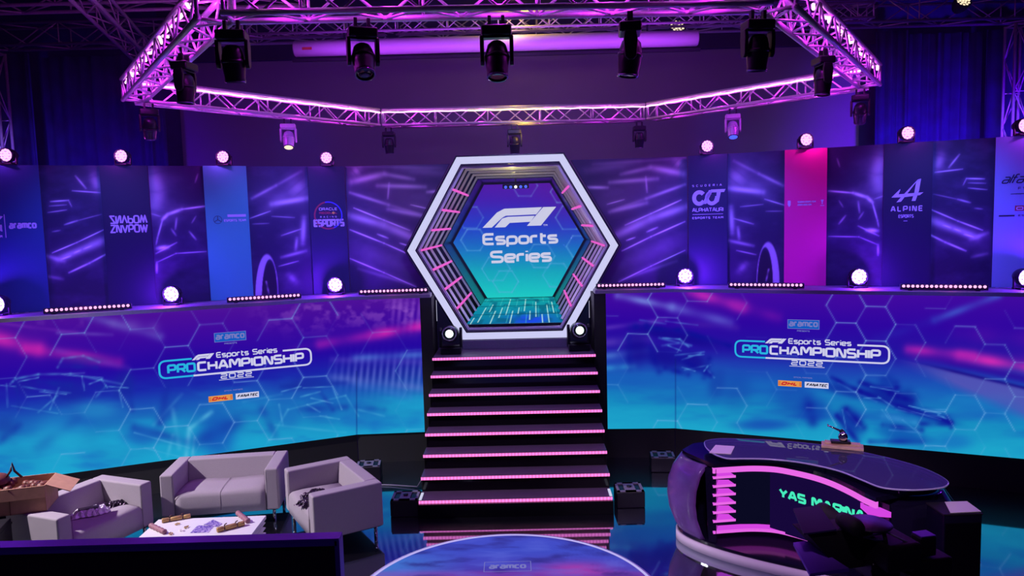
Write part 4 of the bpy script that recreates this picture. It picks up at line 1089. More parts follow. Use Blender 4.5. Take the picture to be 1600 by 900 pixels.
# ================================================================== STAGE LIGHTS
# --- moving heads: origin at the clamp (hanging) or at the base (standing)
def moving_head(name, label, loc, rz, tilt, group, standing=False, lens='lens', scale=1.0, halo=False, body='black_metal'):
    t = thing(name, label, 'stage light', loc, rz, group); s = scale
    if standing: F = Matrix.Scale(-1, 4, (0, 0, 1)) @ Matrix.Translation((0, 0, .09 * s))
    else: F = Matrix.Identity(4)
    if not standing:
        c = MB(); c.box((-.06 * s, 0, -.04 * s), (.03 * s, .05 * s, .09 * s)); c.box((.06 * s, 0, -.04 * s), (.03 * s, .05 * s, .09 * s)); c.box((0, 0, -.085 * s), (.2 * s, .06 * s, .015 * s))
        obj('clamp', c, 'black_metal', t, recalc=True)
    b = MB(); b.box((0, 0, -.135 * s), (.27 * s, .20 * s, .09 * s), F); obj('base', b, body, t, bevel=.018 * s, seg=3)
    y = MB()
    for sx in (-1, 1):
        y.prism([(-.05, -.175), (.05, -.175), (.062, -.25), (.05, -.40), (.02, -.43), (-.02, -.43), (-.05, -.40), (-.062, -.25)], .115, .15,
                F @ Matrix.Scale(s, 4) @ Matrix.Scale(sx, 4, (1, 0, 0)) @ Matrix(((0, 0, 1, 0), (1, 0, 0, 0), (0, 1, 0, 0), (0, 0, 0, 1))))
    y.box((0, 0, -.185 * s), (.29 * s, .1 * s, .02 * s), F)
    obj('yoke', y, body, t, bevel=.008 * s, recalc=True)
    hz = -.35 * s if not standing else (.35 - .09) * s
    hd = MB().lathe([(0, .13), (.055, .13), (.085, .10), (.10, .04), (.105, -.04), (.10, -.10), (.092, -.16), (.095, -.19), (.088, -.20), (.080, -.195), (0.0, -.185)], 22, Matrix.Scale(s, 4))
    hd.lathe([(.107, .0), (.112, .0), (.112, -.03), (.107, -.03)], 22, Matrix.Scale(s, 4), caps=False)
    hd = obj('lamp_head', hd, body, t, loc=(0, 0, hz), rot=(tilt, 0, 0))
    ln = MB().lathe([(0, -.186), (.05, -.192), (.078, -.198), (.078, -.188), (0, -.18)], 22, Matrix.Scale(s, 4), caps=False)
    l = obj('lens', ln, 'lens' if halo else lens, hd)
    if halo:
        l2 = obj('bright_lens', MB().lathe([(0, -.210), (.03, -.207), (.046, -.200), (.05, -.195), (0, -.19)], 18, Matrix.Scale(s, 4), caps=False), lens, hd)
    rim = MB().lathe([(.082, -.19), (.095, -.192), (.095, -.205), (.082, -.205)], 22, Matrix.Scale(s, 4), caps=False)
    obj('lens_rim', rim, 'lens_rim', hd)
    return t
# truss geometry
TZ = H + 1.65          # underside chord height
TS = 0.25
VL, V1, V2, VR, NR, NL = [Vector(p) for p in ((-4.72, 9.48, TZ), (-2.14, 12.42, TZ), (2.36, 12.56, TZ), (4.78, 9.86, TZ), (2.16, 6.02, TZ), (-2.24, 5.90, TZ))]

def truss(name, label, A, B, size, rc, rl, material='alu', group=None, strip=None, pitch=None, cross=True, warm=False):
    """box truss: A and B are on the centre line at the underside"""
    A = Vector(A); B = Vector(B); d = B - A
    if strip: A = A + d.normalized() * .075; B = B - d.normalized() * .075; d = B - A
    L = d.length; ang = math.atan2(d.y, d.x)
    t = thing(name, label, 'truss', A, ang, group)
    if abs(d.z) > .9 * L: t.rotation_euler = (0, -math.pi / 2, 0)
    h2 = size / 2
    cr = [(-h2, 0), (h2, 0), (h2, size), (-h2, size)]
    for (y, z) in cr:
        obj('chord', MB().tube([(0, y, z), (L, y, z)], rc, 8), material, t)
    lac = MB(); pitch = pitch or size * 1.15; n = max(1, int(L / pitch)); p = L / n
    for fi in range(4):
        a = cr[fi]; b = cr[(fi + 1) % 4]
        for i in range(n):
            x0, x1 = i * p, (i + 1) * p
            q0, q1 = (a, b) if (i + fi) % 2 == 0 else (b, a)
            lac.tube([(x0, *q0), (x1, *q1)], rl, 5)
            if cross and fi in (1, 3) and i % 3 == 0: lac.tube([(x0, *a), (x0, *b)], rl, 5)
    obj('lacing', lac, material, t)
    for x in (0.02, L - .02):
        e = MB()
        for fi in range(4): e.tube([(x, *cr[fi]), (x, *cr[(fi + 1) % 4])], rl * 1.4, 5)
        obj('end_frame', e, material, t)
    if strip:
        yo = strip
        if yo < 0: pts = [(L * i / 40, -(h2 + .012), size - .045 + .004 * math.sin(i * 1.7)) for i in range(41)]
        else: pts = [(L * i / 40, h2 - .035 + .02 * math.sin(i * 2.1), size - .05 + .02 * math.sin(i * 1.7)) for i in range(41)]
        if yo > 0:
            tp = MB()
            for i in range(0, 40, 2): tp.tube(pts[i:i + 2], .016, 6)
            obj('led_tape', tp, 'e_truss', t)
        elif warm:
            obj('led_tape', MB().tube(pts[:14], .011, 6), 'e_truss', t); obj('led_tape', MB().tube(pts[13:28], .012, 6), 'e_trussw', t, label='warm yellow white led tape'); obj('led_tape', MB().tube(pts[27:], .011, 6), 'e_truss', t)
        else: obj('led_tape', MB().tube(pts, .013, 6), 'e_truss', t)
    return t
TG = 'hexagon of pink lit lighting truss'
truss('lighting_truss', 'pink lit truss span from the left corner of the hexagon toward the back', VL, V1, TS, .024, .011, group=TG, strip=-1)
truss('lighting_truss', 'straight back span of pink lit truss with a yellow glow above the portal', V1, V2, TS, .024, .011, group=TG, strip=-1, warm=True)
truss('lighting_truss', 'pink lit truss span from the right corner of the hexagon toward the back', V2, VR, TS, .024, .011, group=TG, strip=-1)
truss('lighting_truss', 'near right diagonal of pink lit truss leaving the top of the picture', VR, NR, TS, .026, .012, group=TG, strip=1)
truss('lighting_truss', 'nearest straight pink lit truss crossing the top of the picture', NR, NL, TS, .026, .012, group=TG, strip=1)
truss('lighting_truss', 'near left diagonal of pink lit truss leaving the top of the picture', NL, VL, TS, .026, .012, group=TG, strip=1)
# light of the tapes
for A, B, n, e in ((VL, V1, 4, 7), (V1, V2, 4, 5), (V2, VR, 4, 7), (VR, NR, 5, 9), (NR, NL, 5, 8), (NL, VL, 5, 9)):
    for i in range(n):
        p = A.lerp(B, (i + .5) / n); lamp('POINT', (p.x, p.y, p.z + .14), (.74, .02, 1.0), e * .95, None, .03)
# roof trusses
RG = 'dark roof trusses'
yT = 14.9; zT = H + (348 - 60) / FPX * yT * 1.0 - .2
truss('roof_truss', 'long dark roof truss along the top of the back drapes', (-10.6, 15.0, 7.20), (10.6, 15.0, 7.20), .42, .03, .013, group=RG, pitch=.62)
truss('roof_truss', 'short dark truss behind the purple roll, lit yellow in the middle', (-4.7, 13.62, 6.95), (6.6, 13.62, 6.95), .26, .024, .011, group=RG)
truss('roof_truss', 'dark roof truss crossing high on the left above the drapes', (-11.5, 12.0, 7.05), (-3.2, 12.0, 7.05), .42, .03, .014, group=RG, pitch=.7)
truss('roof_truss', 'dark roof truss crossing high on the right above the drapes', (3.6, 13.0, 7.6), (11.5, 13.0, 7.6), .42, .03, .014, group=RG, pitch=.7)
truss('roof_truss', 'dark roof truss running front to back beside the left diagonal', (-5.2, 8.2, 6.7), (-7.0, 14.8, 6.75), .3, .03, .013, group=RG, pitch=.6)
truss('truss_tower', 'vertical truss tower at the far left edge', (aty(6, 160, 14.5).x, 14.5, 0), (aty(6, 160, 14.5).x, 14.5, 7.0), .30, .028, .012, group='truss towers', pitch=.6)
truss('truss_tower', 'vertical truss tower at the far right edge', (aty(1601, 110, 14.5).x, 14.5, 0), (aty(1601, 110, 14.5).x, 14.5, 7.0), .30, .028, .012, group='truss towers', pitch=.6)

# screen casing under the roof truss
a = aty(460, 75, 13.5); b = aty(1090, 61, 13.5); zc = (a.z + b.z) / 2
pr = thing('projection_screen_roll', 'long white rolled projection screen casing glowing purple under the roof', 'screen casing', (a.x, 13.5, zc), 0)
L = b.x - a.x
obj('casing', MB().lathe([(.125, 0), (.14, .02), (.14, L - .02), (.125, L)], 24, Matrix.Rotation(math.pi / 2, 4, 'Y')), 'roll', pr)
obj('label_sticker', MB().box((.26, -.141, -.03), (.17, .006, .045)), 'orange', pr)
obj('bottom_bar', MB().box((L / 2, .02, -.20), (L + .1, .06, .05)), 'black', pr)
obj('hanger', MB().box((.9, .0, .14), (.03, .03, .26)), 'black_metal', pr); obj('hanger', MB().box((L - .9, .0, .14), (.03, .03, .26)), 'black_metal', pr)

# hanging heads; x along the near truss etc.
HG = 'moving head lights hanging from the near truss'
def on_seg(A, B, px, py=30):
    p = online(px, py, A, B); return Vector((p.x, p.y, TZ))
def hang(A, B, px, label, tilt=0.0, rz=0.0, s=1.0, g=HG, lens='lens', dz=0.0, body='black_metal'):
    p = on_seg(A, B, px); p.z += dz - .031
    return moving_head('moving_head_light', label, p, rz, tilt, g, False, lens, s * .84, body=body)
hang(NL, NR, 361, 'dark moving head hanging at the left end of the near truss', .15, .1, 1.0)
hang(NL, NR, 565, 'dark moving head in front of the left part of the purple roll', -.5, .3, 1.0)
hang(NL, NR, 775, 'dark moving head hanging at the middle of the near truss', -.25, 0, 1.05)
hang(NL, NR, 984, 'dark moving head in front of the right part of the purple roll', .12, 1.45, 1.05)
hang(NL, NR, 1184, 'dark moving head hanging at the right end of the near truss', .1, .1, 1.0)
hang(NL, VL, 283, 'slim dark head silhouetted below the left diagonal truss', .05, 1.45, .95, 'moving head lights hanging from the diagonal trusses')
hang(NR, VR, 1287, 'slim dark head silhouetted below the right diagonal truss', .05, 1.6, .95, 'moving head lights hanging from the diagonal trusses')
cg = 'moving head lights hanging at the truss corners'
moving_head('moving_head_light', 'dark moving head under the left corner of the hexagon truss', VL + Vector((.18, .02, -.031)), .5, .6, cg, scale=.8)
moving_head('moving_head_light', 'dark moving head under the right corner of the hexagon truss', VR + Vector((-.12, .02, -.031)), -.4, .6, cg, scale=.8)
bg = 'moving head lights hanging from the back truss'
M['pale_body'] = mat('pale_lamp_body', (215, 215, 240), 0.35, 0.3)
hang(VL, V1, 441, 'pale yoked moving head under the left back truss span', -.45, .2, .95, bg, 'e_warmlens', body='pale_body')
hang(V1, V2, 600, 'small dark moving head under the left end of the straight back span', .2, 0, .9, bg)
hang(V1, V2, 799, 'small dark moving head under the middle of the straight back span', .3, 0, 1.0, bg)
hang(V1, V2, 997, 'small dark moving head under the right end of the straight back span', .2, 0, .9, bg)
hang(V2, VR, 1145, 'pale yoked moving head under the right back truss span', -.45, -.2, .95, bg, 'e_bluepix', body='pale_body')
# heads on the platform
fg = 'moving head lights standing on the platform'
for px, lab in ((704, 'moving head with a bright white lens standing left of the portal foot'), (904, 'moving head with a bright white lens standing right of the portal foot')):
    p = aty(px, 520, 10.62)
    moving_head('moving_head_light', lab, (p.x, 10.62, 1.60), 0, math.radians(-98), fg, True, 'e_green_lens', 1.12, True)
    lamp('POINT', (p.x, 10.32, 1.93), (.8, 1, .92), 1.2, None, .03)

# --- round LED par cans
def par_proto(name, label, r, group, bright, loc):
    t = thing(name, label, 'stage light', loc, 0, group)
    b = MB(); b.box((0, 0, .012), (r * 1.7, r * 1.5, .024)); obj('base_plate', b, 'black_metal', t, bevel=.005)
    y = MB(); cz = .024 + r * 1.12
    for s in (-1, 1): y.box((s * (r + .012), 0, cz * .5 + .01), (.012, .035, cz))
    y.box((0, 0, .03), (2 * r + .036, .035, .012)); obj('bracket', y, 'black_metal', t)
    R = Matrix.Rotation(math.pi / 2, 4, 'X')
    hd = obj('lamp_head', MB().lathe([(0, -.14), (r * .55, -.14), (r * .8, -.09), (r * .97, -.02), (r, .05), (r, .06), (r * .92, .055), (r * .9, .03), (0, .03)], 22, R), 'black_metal', t, loc=(0, 0, cz), rot=(.05, 0, 0))
    px = MB(); pr_ = r * .19
    for (n, rr) in ((1, 0), (6, .36), (12, .70)):
        for k in range(n):
            a_ = 2 * math.pi * k / n
            px.lathe([(0, .030), (pr_, .032), (pr_ * .8, .048), (0, .053)], 8, R @ Matrix.Translation((rr * r * math.cos(a_), rr * r * math.sin(a_), 0)))
    obj('led_lenses', px, bright, hd)
    obj('halo_plate', MB().lathe([(0, .0305), (r * .88, .0305), (r * .88, .034), (0, .034)], 22, R), 'e_purple', hd)  # glowing disc added behind the lenses for the lamps' violet halo
    return t
tg = 'round pink lamps along the top of the banners'; p0 = None
TOP = [(13, 'round pink lamp on top of the teal banner at the far left edge'), (192, 'round pink lamp above the mirrored-letter banner'), (350, 'round pink lamp above the light blue banner'), (511, 'round pink lamp above the ringed emblem banner'),
       (1104, 'round pink lamp above the looped emblem banner'), (1258, 'round pink lamp above the crimson banner'), (1415, 'round pink lamp above the slanted A banner'), (1596, 'round pink lamp at the right edge on top of the pale lavender banner')]
for px, lab in TOP:
    P, Q = ((lB1, lB0) if px < 800 else (rB0, rB1))
    q = online(px, 250, P, Q); q.z = ZB + .001; q.y += .0
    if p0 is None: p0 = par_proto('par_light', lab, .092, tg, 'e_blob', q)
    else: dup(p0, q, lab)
    lamp('POINT', (q.x, q.y - .20, ZB + .13), (.85, .06, 1), 6, None, .03)
lg = 'round bright lamps standing on the ledges'; p1 = None
LOW = [(-4, 'bright round lamp cut by the left edge of the picture on the ledge'), (269, 'bright round lamp on the ledge under the cockpit rim panel at left'), (525, 'bright round lamp on the ledge in front of the ringed emblem banner'),
       (1070, 'bright round lamp on the ledge in front of the looped emblem banner'), (1340, 'bright round lamp on the ledge right of the crimson banner'), (1600, 'bright round lamp at the right edge of the picture on the ledge')]
def ledge_pt(px, d):
    if px < 557: A, B = offs(LB, LD, d); P, Q = B, A
    elif px < 800: A, B = offs(LA, LB, d); P, Q = B, A
    elif px < 1055: P, Q = offs(RA, RB_, d)
    else: P, Q = offs(RB_, RD, d)
    q = online(px, 450, P, Q); q.z = ZS + .001; return q
for px, lab in LOW:
    q = ledge_pt(px, .40)
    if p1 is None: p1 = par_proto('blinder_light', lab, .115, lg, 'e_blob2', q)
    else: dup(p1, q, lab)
    lamp('POINT', (q.x, q.y - .22, ZS + .16), (.22, .02, 1), 48, None, .04)
# lift the ledge lamps a touch on small risers
# --- LED bars
kg = 'low LED bars along the ledges'
BARS = [(67, 202, 'pink LED bar on the ledge at the far left'), (355, 468, 'pink LED bar on the ledge under the light blue banner'), (562, 668, 'pink LED bar on the ledge next to the left side of the portal'),
        (933, 1038, 'pink LED bar on the ledge next to the right side of the portal'), (1140, 1255, 'pink LED bar on the ledge in front of the crimson banner'), (1408, 1542, 'pink LED bar on the ledge at the far right')]
for xa, xb, lab in BARS:
    a = ledge_pt(xa, .12); b = ledge_pt(xb, .12); d = b - a; L = d.length
    if xa == 562:
        A, B = offs(LA, LB, .12); a = online(xa, 450, B, A); b = online(xb, 450, B, A); a.z = b.z = ZS + .001; d = b - a; L = d.length
    t = thing('led_bar', lab, 'stage light', a, math.atan2(d.y, d.x), kg)
    obj('housing', MB().box((L / 2, .0, .045), (L + .03, .07, .07)), 'case', t, bevel=.008)
    f_ = MB(); f_.box((.1, 0, .005), (.05, .1, .01)); f_.box((L - .1, 0, .005), (.05, .1, .01)); obj('foot', f_, 'black_metal', t)
    n = 18; lz = MB()
    for i in range(n):
        x = L * (i + .5) / n
        lz.lathe([(0, .0), (.019, .0), (.016, .012), (0, .018)], 10, Matrix.Translation((x, -.036, .055)) @ Matrix.Rotation(math.pi / 2, 4, 'X'))
    obj('led_lenses', lz, 'e_bar', t)
    lamp('POINT', tuple((a + b) / 2 + Vector((0, -.18, .1))), (1, .2, .8), .8, None, .05)
# warm LED cans up in the roof
rg = 'unlit looking round cans up in the roof'
for px, py, y, lab in ((1058, 44, 13.9, 'round can with warm white dots above the right end of the purple roll'), (1503, 4, 14.6, 'round can with warm white dots at the top right roof truss'), (612, 46, 13.8, 'dark round can hanging beside the purple roll at left')):
    q = aty(px, py, y); t = thing('par_light', lab, 'stage light', q, 0, rg)
    R = Matrix.Rotation(math.radians(60), 4, 'X')
    obj('lamp_head', MB().lathe([(0, -.2), (.09, -.2), (.14, -.1), (.16, .05), (.15, .055), (0, .03)], 20, R), 'black_metal', t)
    px_ = MB()
    for (n, rr) in ((1, 0), (6, .055), (11, .11)):
        for k in range(n):
            a_ = 2 * math.pi * k / n; px_.lathe([(0, .04), (.026, .045), (.02, .055), (0, .06)], 8, R @ Matrix.Translation((rr * math.cos(a_), rr * math.sin(a_), 0)))
    obj('led_lenses', px_, 'e_warmlens' if px > 700 else 'lens', t)
    obj('bracket', MB().box((0, .05, .3), (.03, .03, .36)), 'black_metal', t)

# ================================================================== SOFAS
def tub_sofa(label, front_l, front_r, depth, group, cushions=1):
    """front_l / front_r: floor positions of the front corners seen from the sitter's front (left, right as one looks at it)"""
    A = Vector(front_l); B = Vector(front_r); d = B - A; Wd = d.length; ang = math.atan2(d.y, d.x)
    t = thing('tub_sofa', label, 'sofa', (A.x, A.y, 0), ang, group)
    zb, zt, arm, bk = .16, .66, .155, .155
    # body: one upholstered shell (arms, back and base)
    for nm, x0, x1 in (('armrest', 0, arm), ('armrest', Wd - arm, Wd)):
        obj(nm, MB().box(((x0 + x1) / 2, depth / 2, (zb + zt) / 2), (x1 - x0, depth, zt - zb)), 'fabric', t, bevel=.022, seg=3)
    # backrest with a raked inner face
    b = MB(); b.prism([(depth - bk - .07, zb + .1), (depth - bk + .0, zt), (depth, zt), (depth, zb), (depth - bk - .07, zb)], arm - .004, Wd - arm + .004,
                      Matrix(((0, 0, 1, 0), (1, 0, 0, 0), (0, 1, 0, 0), (0, 0, 0, 1))))
    obj('backrest', b, 'fabric', t, bevel=.018, seg=3, recalc=True)
    # seat: soft-nosed cushion box running down to the base
    s = MB(); xs = 14; prof = [(.0, zb), (-.004, zb + .1), (0, .37), (.012, .405), (.045, .425), (.15, .432), (.35, .428), (depth - bk, .415), (depth - bk, zb)]
    vs = []; n = len(prof)
    for i in range(xs + 1):
        x = arm + .002 + (Wd - 2 * arm - .004) * i / xs; u = i / xs
        e = min(u, 1 - u); dz = -.018 * math.exp(-(e / .05) ** 2)
        if cushions == 2: dz -= .004 * math.exp(-((u - .5) / .02) ** 2)
        for (y, z) in prof: vs.append((x, y, z + (dz if z > .36 else 0) + (.006 * math.sin(u * 9) if z > .41 else 0)))
    fs = [(i * n + k, i * n + (k + 1) % n, (i + 1) * n + (k + 1) % n, (i + 1) * n + k) for i in range(xs) for k in range(n)]
    s.add(vs, fs, True); s.add([vs[k] for k in range(n)], [tuple(range(n))]); s.add([vs[xs * n + k] for k in range(n)], [tuple(range(n))])
    obj('seat', s, 'fabric', t, recalc=True)
    if cushions == 2:
        sm_ = MB(); sm_.tube([(Wd / 2, y, z + .001) for y, z in [(-.004, .2), (-.004, .30), (.0, .37), (.012, .40), (.045, .42), (.15, .428), (.35, .424), (depth - bk - .05, .415)]], .0022, 5); obj('seam', sm_, 'seam', t)
    w_ = MB()
    for x in (arm, Wd - arm): w_.tube([(x, -.002, zb + .01), (x, -.002, zt - .03)], .0022, 5)
    obj('piping', w_, 'seam', t)
    for x in (.08, Wd - .08):
        for y in (.07, depth - .07):
            obj('leg', MB().lathe([(.019, 0), (.019, zb + .01)], 14, Matrix.Translation((x, y, 0))), 'chrome', t)
    obj('base_frame', MB().box((Wd / 2, depth / 2, zb + .01), (Wd - .06, depth - .06, .04)), 'black', t)
    return t
SG = 'grey upholstered tub sofas around the coffee table'
sf = tub_sofa('two seat grey tub sofa with its back to the left video wall', (-4.16, 8.33), (-2.83, 8.49), .72, SG, 2)
cr = tub_sofa('grey tub armchair nearest the staircase, turned side on, with dark wrapped packs on its seat', (-2.76, 8.50), (-2.16, 7.52), .78, SG)
fr = Vector((-4.17, 8.18)); dn = Vector((-.36, -.933)).normalized()
fl_ = fr + dn * 1.16
cl = tub_sofa('grey tub armchair at the left beside the cardboard box with foil bags on its seat', (fl_.x, fl_.y), (fr.x, fr.y), .76, SG)

def crumple(name, label, cat, loc, rz, L, W_, Hh, material, seed, group=None, band=None, bend=0.0):
    rs = random.Random(seed); nx, ny = 26, 12; vs = []; fs = []
    for j in range(2):
        for i in range(nx + 1):
            for k in range(ny + 1):
                u = i / nx; v = k / ny
                e = min(1, 6 * min(u, 1 - u)) * min(1, 5 * min(v, 1 - v))
                x = (u - .5) * L + .012 * math.sin(v * 17 + seed); y = (v - .5) * W_ * (1 + .12 * math.sin(u * 8 + seed)) + bend * (u - .5) ** 2 + .008 * math.sin(u * 40)
                z = (Hh * e * (.6 + .4 * rs.random()) if j else 0) + .001
                vs.append((x, y, z))
    m_ = (nx + 1) * (ny + 1)
    for i in range(nx):
        for k in range(ny):
            a = i * (ny + 1) + k; b = a + ny + 1
            fs.append((a, b, b + 1, a + 1)); fs.append((m_ + a, m_ + a + 1, m_ + b + 1, m_ + b))
    ring = [k for k in range(ny)] ; 
    for i in range(nx):
        for k in (0, ny):
            a = i * (ny + 1) + k; b = a + ny + 1; fs.append((a, b, m_ + b, m_ + a))
    for k in range(ny):
        for i in (0, nx):
            a = i * (ny + 1) + k; fs.append((a, a + 1, m_ + a + 1, m_ + a))
    t = thing(name, label, cat, loc, rz, group)
    obj('wrapping', MB().add(vs, fs, False), material, t, recalc=True)
    if band: obj('window', MB().box((-.02, 0, Hh * .95), (L * .55, W_ * .4, .006)), band, t)
    return t
def on_sofa(t, x, y, z): return Matrix.Translation(t.location) @ t.rotation_euler.to_matrix().to_4x4() @ Vector((x, y, z))
q = atz(142, 800, .45); crumple('foil_bag', 'crumpled silver foil bag with a dark front on the left armchair seat', 'bag', (q.x, q.y, .435), .55, .36, .20, .07, 'foil', 3, 'wrapped goods on the left armchair', 'lens')
q = atz(178, 788, .45); crumple('foil_bag', 'darker crumpled wrap behind the silver bag on the left armchair seat', 'bag', (q.x, q.y, .436), .75, .24, .11, .05, 'foil_dark', 5, 'wrapped goods on the left armchair')
q = atz(480, 784, .45); crumple('wrapped_pack', 'front dark wrapped pack on the seat of the armchair by the stairs', 'bag', (q.x, q.y, .435), 1.0, .22, .16, .05, 'foil_dark', 8, 'wrapped packs on the armchair by the stairs')
q = atz(487, 773, .45); crumple('wrapped_pack', 'middle dark wrapped pack on the seat of the armchair by the stairs', 'bag', (q.x, q.y, .435), .3, .24, .13, .045, 'foil_dark', 9, 'wrapped packs on the armchair by the stairs')
q = atz(496, 767, .45); crumple('wrapped_pack', 'rearmost dark wrapped pack on the seat of the armchair by the stairs', 'bag', (q.x, q.y, .435), .1, .18, .09, .04, 'foil_dark', 12, 'wrapped packs on the armchair by the stairs')

# ================================================================== COFFEE TABLE
ZTT = .36
c0, c1, c2, c3 = [atz(*p, ZTT) for p in ((214, 845), (394, 838), (413.5, 804.5), (244, 812))]
ctr = (c0 + c1 + c2 + c3) / 4; ang = math.atan2((c1 - c0).y, (c1 - c0).x); Lx = ((c1 - c0).length + (c2 - c3).length) / 2; Ly = ((c3 - c0).length + (c2 - c1).length) / 2 * .98
tb = thing('coffee_table', 'low white coffee table with a stepped louvred base between the sofas', 'table', (ctr.x, ctr.y, 0), ang)
obj('tabletop', MB().box((0, 0, ZTT - .02), (Lx, Ly, .04)), 'white', tb, bevel=.004)
obj('core', MB().box((0, 0, (ZTT - .04) / 2), (Lx - .16, Ly - .14, ZTT - .04)), 'white', tb)
for k in range(5):
    z = .045 + k * .058
    m_ = MB(); n = 4; o_, i_ = (Lx / 2 - .01, Ly / 2 - .01), (Lx / 2 - .08, Ly / 2 - .07)
    vs = []
    for (X_, Y_, Z_) in ((o_[0], o_[1], z), (o_[0], o_[1], z + .010), (i_[0], i_[1], z + .045), (i_[0], i_[1], z + .030)):
        vs += [(X_, Y_, Z_), (-X_, Y_, Z_), (-X_, -Y_, Z_), (X_, -Y_, Z_)]
    fs = [(a * 4 + k_, a * 4 + (k_ + 1) % 4, b * 4 + (k_ + 1) % 4, b * 4 + k_) for a, b in ((0, 1), (1, 2), (2, 3), (3, 0)) for k_ in range(4)]
    obj('louvre', m_.add(vs, fs), 'white', tb, recalc=True)
def tt(px, py): q = atz(px, py, ZTT); return (q.x, q.y, ZTT)
def cracker(label, p, q, r, material, group, knots=2, rough=False):
    P = Vector(tt(*p)); Q = Vector(tt(*q)); d = Q - P; L = d.length
    t = thing('party_cracker', label, 'party cracker', (P.x, P.y, ZTT + r), math.atan2(d.y, d.x), group)
    prof = []
    segs = [(0, .9), (.02, 1), (.22, 1), (.27, .5), (.32, 1), (.68, 1), (.73, .5), (.78, 1), (.98, 1), (1, .9)]
    if rough:
        segs = [(0, .5)] + [(u, (.8 + .35 * abs(math.sin(u * 14.5)))) for u in np.linspace(.03, .97, 26)] + [(1, .5)]
    obj('tube', MB().lathe([(r * f_, u * L) for u, f_ in segs], 18, Matrix.Rotation(math.pi / 2, 4, 'Y')), material, t)
    for u in (.27, .73):
        obj('ribbon', MB().tube([(u * L, r * .62 * math.cos(a * .524), r * .62 * math.sin(a * .524)) for a in range(12)], .006, 6, closed=True), 'ribbon', t)
    if not rough:
        for u in (.3, .7): obj('bow', MB().tube([(u * L - .01, 0, r * .8), (u * L, .0, r * 1.5), (u * L + .02, .01, r * 1.6)], .006, 6), 'ribbon', t)
    return t
G_ = 'gold card party crackers on the coffee table'; R_ = 'rose pink party crackers on the coffee table'
cracker('gold party cracker with bows at the back left of the coffee table', (253, 817), (298, 809), .024, 'gold', G_)
cracker('gold party cracker at the front right of the coffee table', (339, 832), (382, 821), .026, 'gold', G_)
cracker('rose pink cracker at the left end of the coffee table', (235, 824), (258, 835), .025, 'rose', R_, rough=True)
cracker('rose pink cracker at the back right corner of the coffee table', (371, 804), (388, 818), .025, 'rose', R_, rough=True)
def flat_sheet(name, label, cat, pts, z, material, group=None, thick=.0015, extra=None):
    P = [atz(x, y, z) for x, y in pts]; c = sum(P, Vector()) / len(P)
    t = thing(name, label, cat, (c.x, c.y, z), 0, group)
    m_ = MB(); m_.prism([(p.x - c.x, p.y - c.y) for p in P], .0005, thick)
    obj('sheet', m_, material, t, recalc=True)
    if extra: extra(t)
    return t
M['leaflet'] = None
def leaflet_mat():
    ma = mat('violet_printed_leaflet', (150, 110, 205), 0.35); nt = ma.node_tree
    tc = nt.nodes.new('ShaderNodeTexCoord'); n = nt.nodes.new('ShaderNodeTexNoise'); n.inputs['Scale'].default_value = 22; n.inputs['Distortion'].default_value = 2
    r = nt.nodes.new('ShaderNodeValToRGB'); r.color_ramp.elements[0].color = (*srgb((92, 60, 168)), 1); r.color_ramp.elements[1].color = (*srgb((205, 185, 230)), 1)
    r.color_ramp.elements[0].position = .42; r.color_ramp.elements[1].position = .6
    nt.links.new(tc.outputs['Object'], n.inputs['Vector']); nt.links.new(n.outputs['Fac'], r.inputs['Fac']); nt.links.new(r.outputs['Color'], nt.nodes['Principled BSDF'].inputs['Base Color'])
    return ma
M['leaflet'] = leaflet_mat()
lgp = 'violet printed leaflets on the coffee table'
flat_sheet('leaflet', 'violet printed leaflet at the front of the coffee table middle', 'leaflet', [(297, 833), (326, 832), (335, 822), (309, 821)], ZTT + .001, 'leaflet', lgp)
flat_sheet('leaflet', 'violet and pale blue leaflet overlapping the back of the front one', 'leaflet', [(318, 820), (340, 823), (347, 818), (333, 812)], ZTT + .004, 'leaflet', lgp)
cgp = 'gold paper scraps on the coffee table'
for i, (x, y, lab) in enumerate(((277, 820, 'gold paper curl right of the gold cracker with bows'), (291, 825, 'pale gold ring left of the violet leaflet'), (267, 835, 'gold scrap beside the left rose cracker'), (283, 830, 'thin pale strip in front of the pale gold ring'))):
    p = tt(x, y); t = tag(obj('paper_scrap', MB().tube([(.022 * math.cos(a * .6) * (1 + .4 * math.sin(a + i)), .018 * math.sin(a * .6), .006 + .007 * abs(math.sin(a * 1.3 + i))) for a in range(11)], .005, 6), 'gold' if i != 3 else 'paper', loc=p), lab, 'paper scrap', cgp)
    t.rotation_euler.z = i

# ================================================================== CASE, CARDBOARD BOX
p = atz(78, 797, .665)
BXR = math.atan2(.18, 1)
e1 = atz(0, 806, .67); e2 = atz(73, 797, .67); dirx = (e2 - e1).normalized(); ang = math.atan2(dirx.y, dirx.x)
cs = thing('flight_case', 'black road case at the lower left carrying the cardboard box', 'case', (e2.x - .02, e2.y - .26, 0), ang)
obj('case_body', MB().box((-.66, .02, .33), (.90, .36, .645)), 'case', cs, bevel=.01)
obj('lid_edge', MB().box((-.66, .02, .60), (.91, .37, .02)), 'black_metal', cs)
for x in (-1.04, -.28):
    for y in (-.11, .15): obj('castor', MB().lathe([(.03, -.012), (.03, .012)], 14, Matrix.Translation((x, y, .03)) @ Matrix.Rotation(math.pi / 2, 4, 'Y')), 'black', cs)
bx = thing('cardboard_box', 'open brown cardboard box full of brown wrapped goods at the lower left', 'box', (e2.x, e2.y, .66), ang)
BW, BD, BH = .95, .42, .27
m_ = MB(); tk = .008
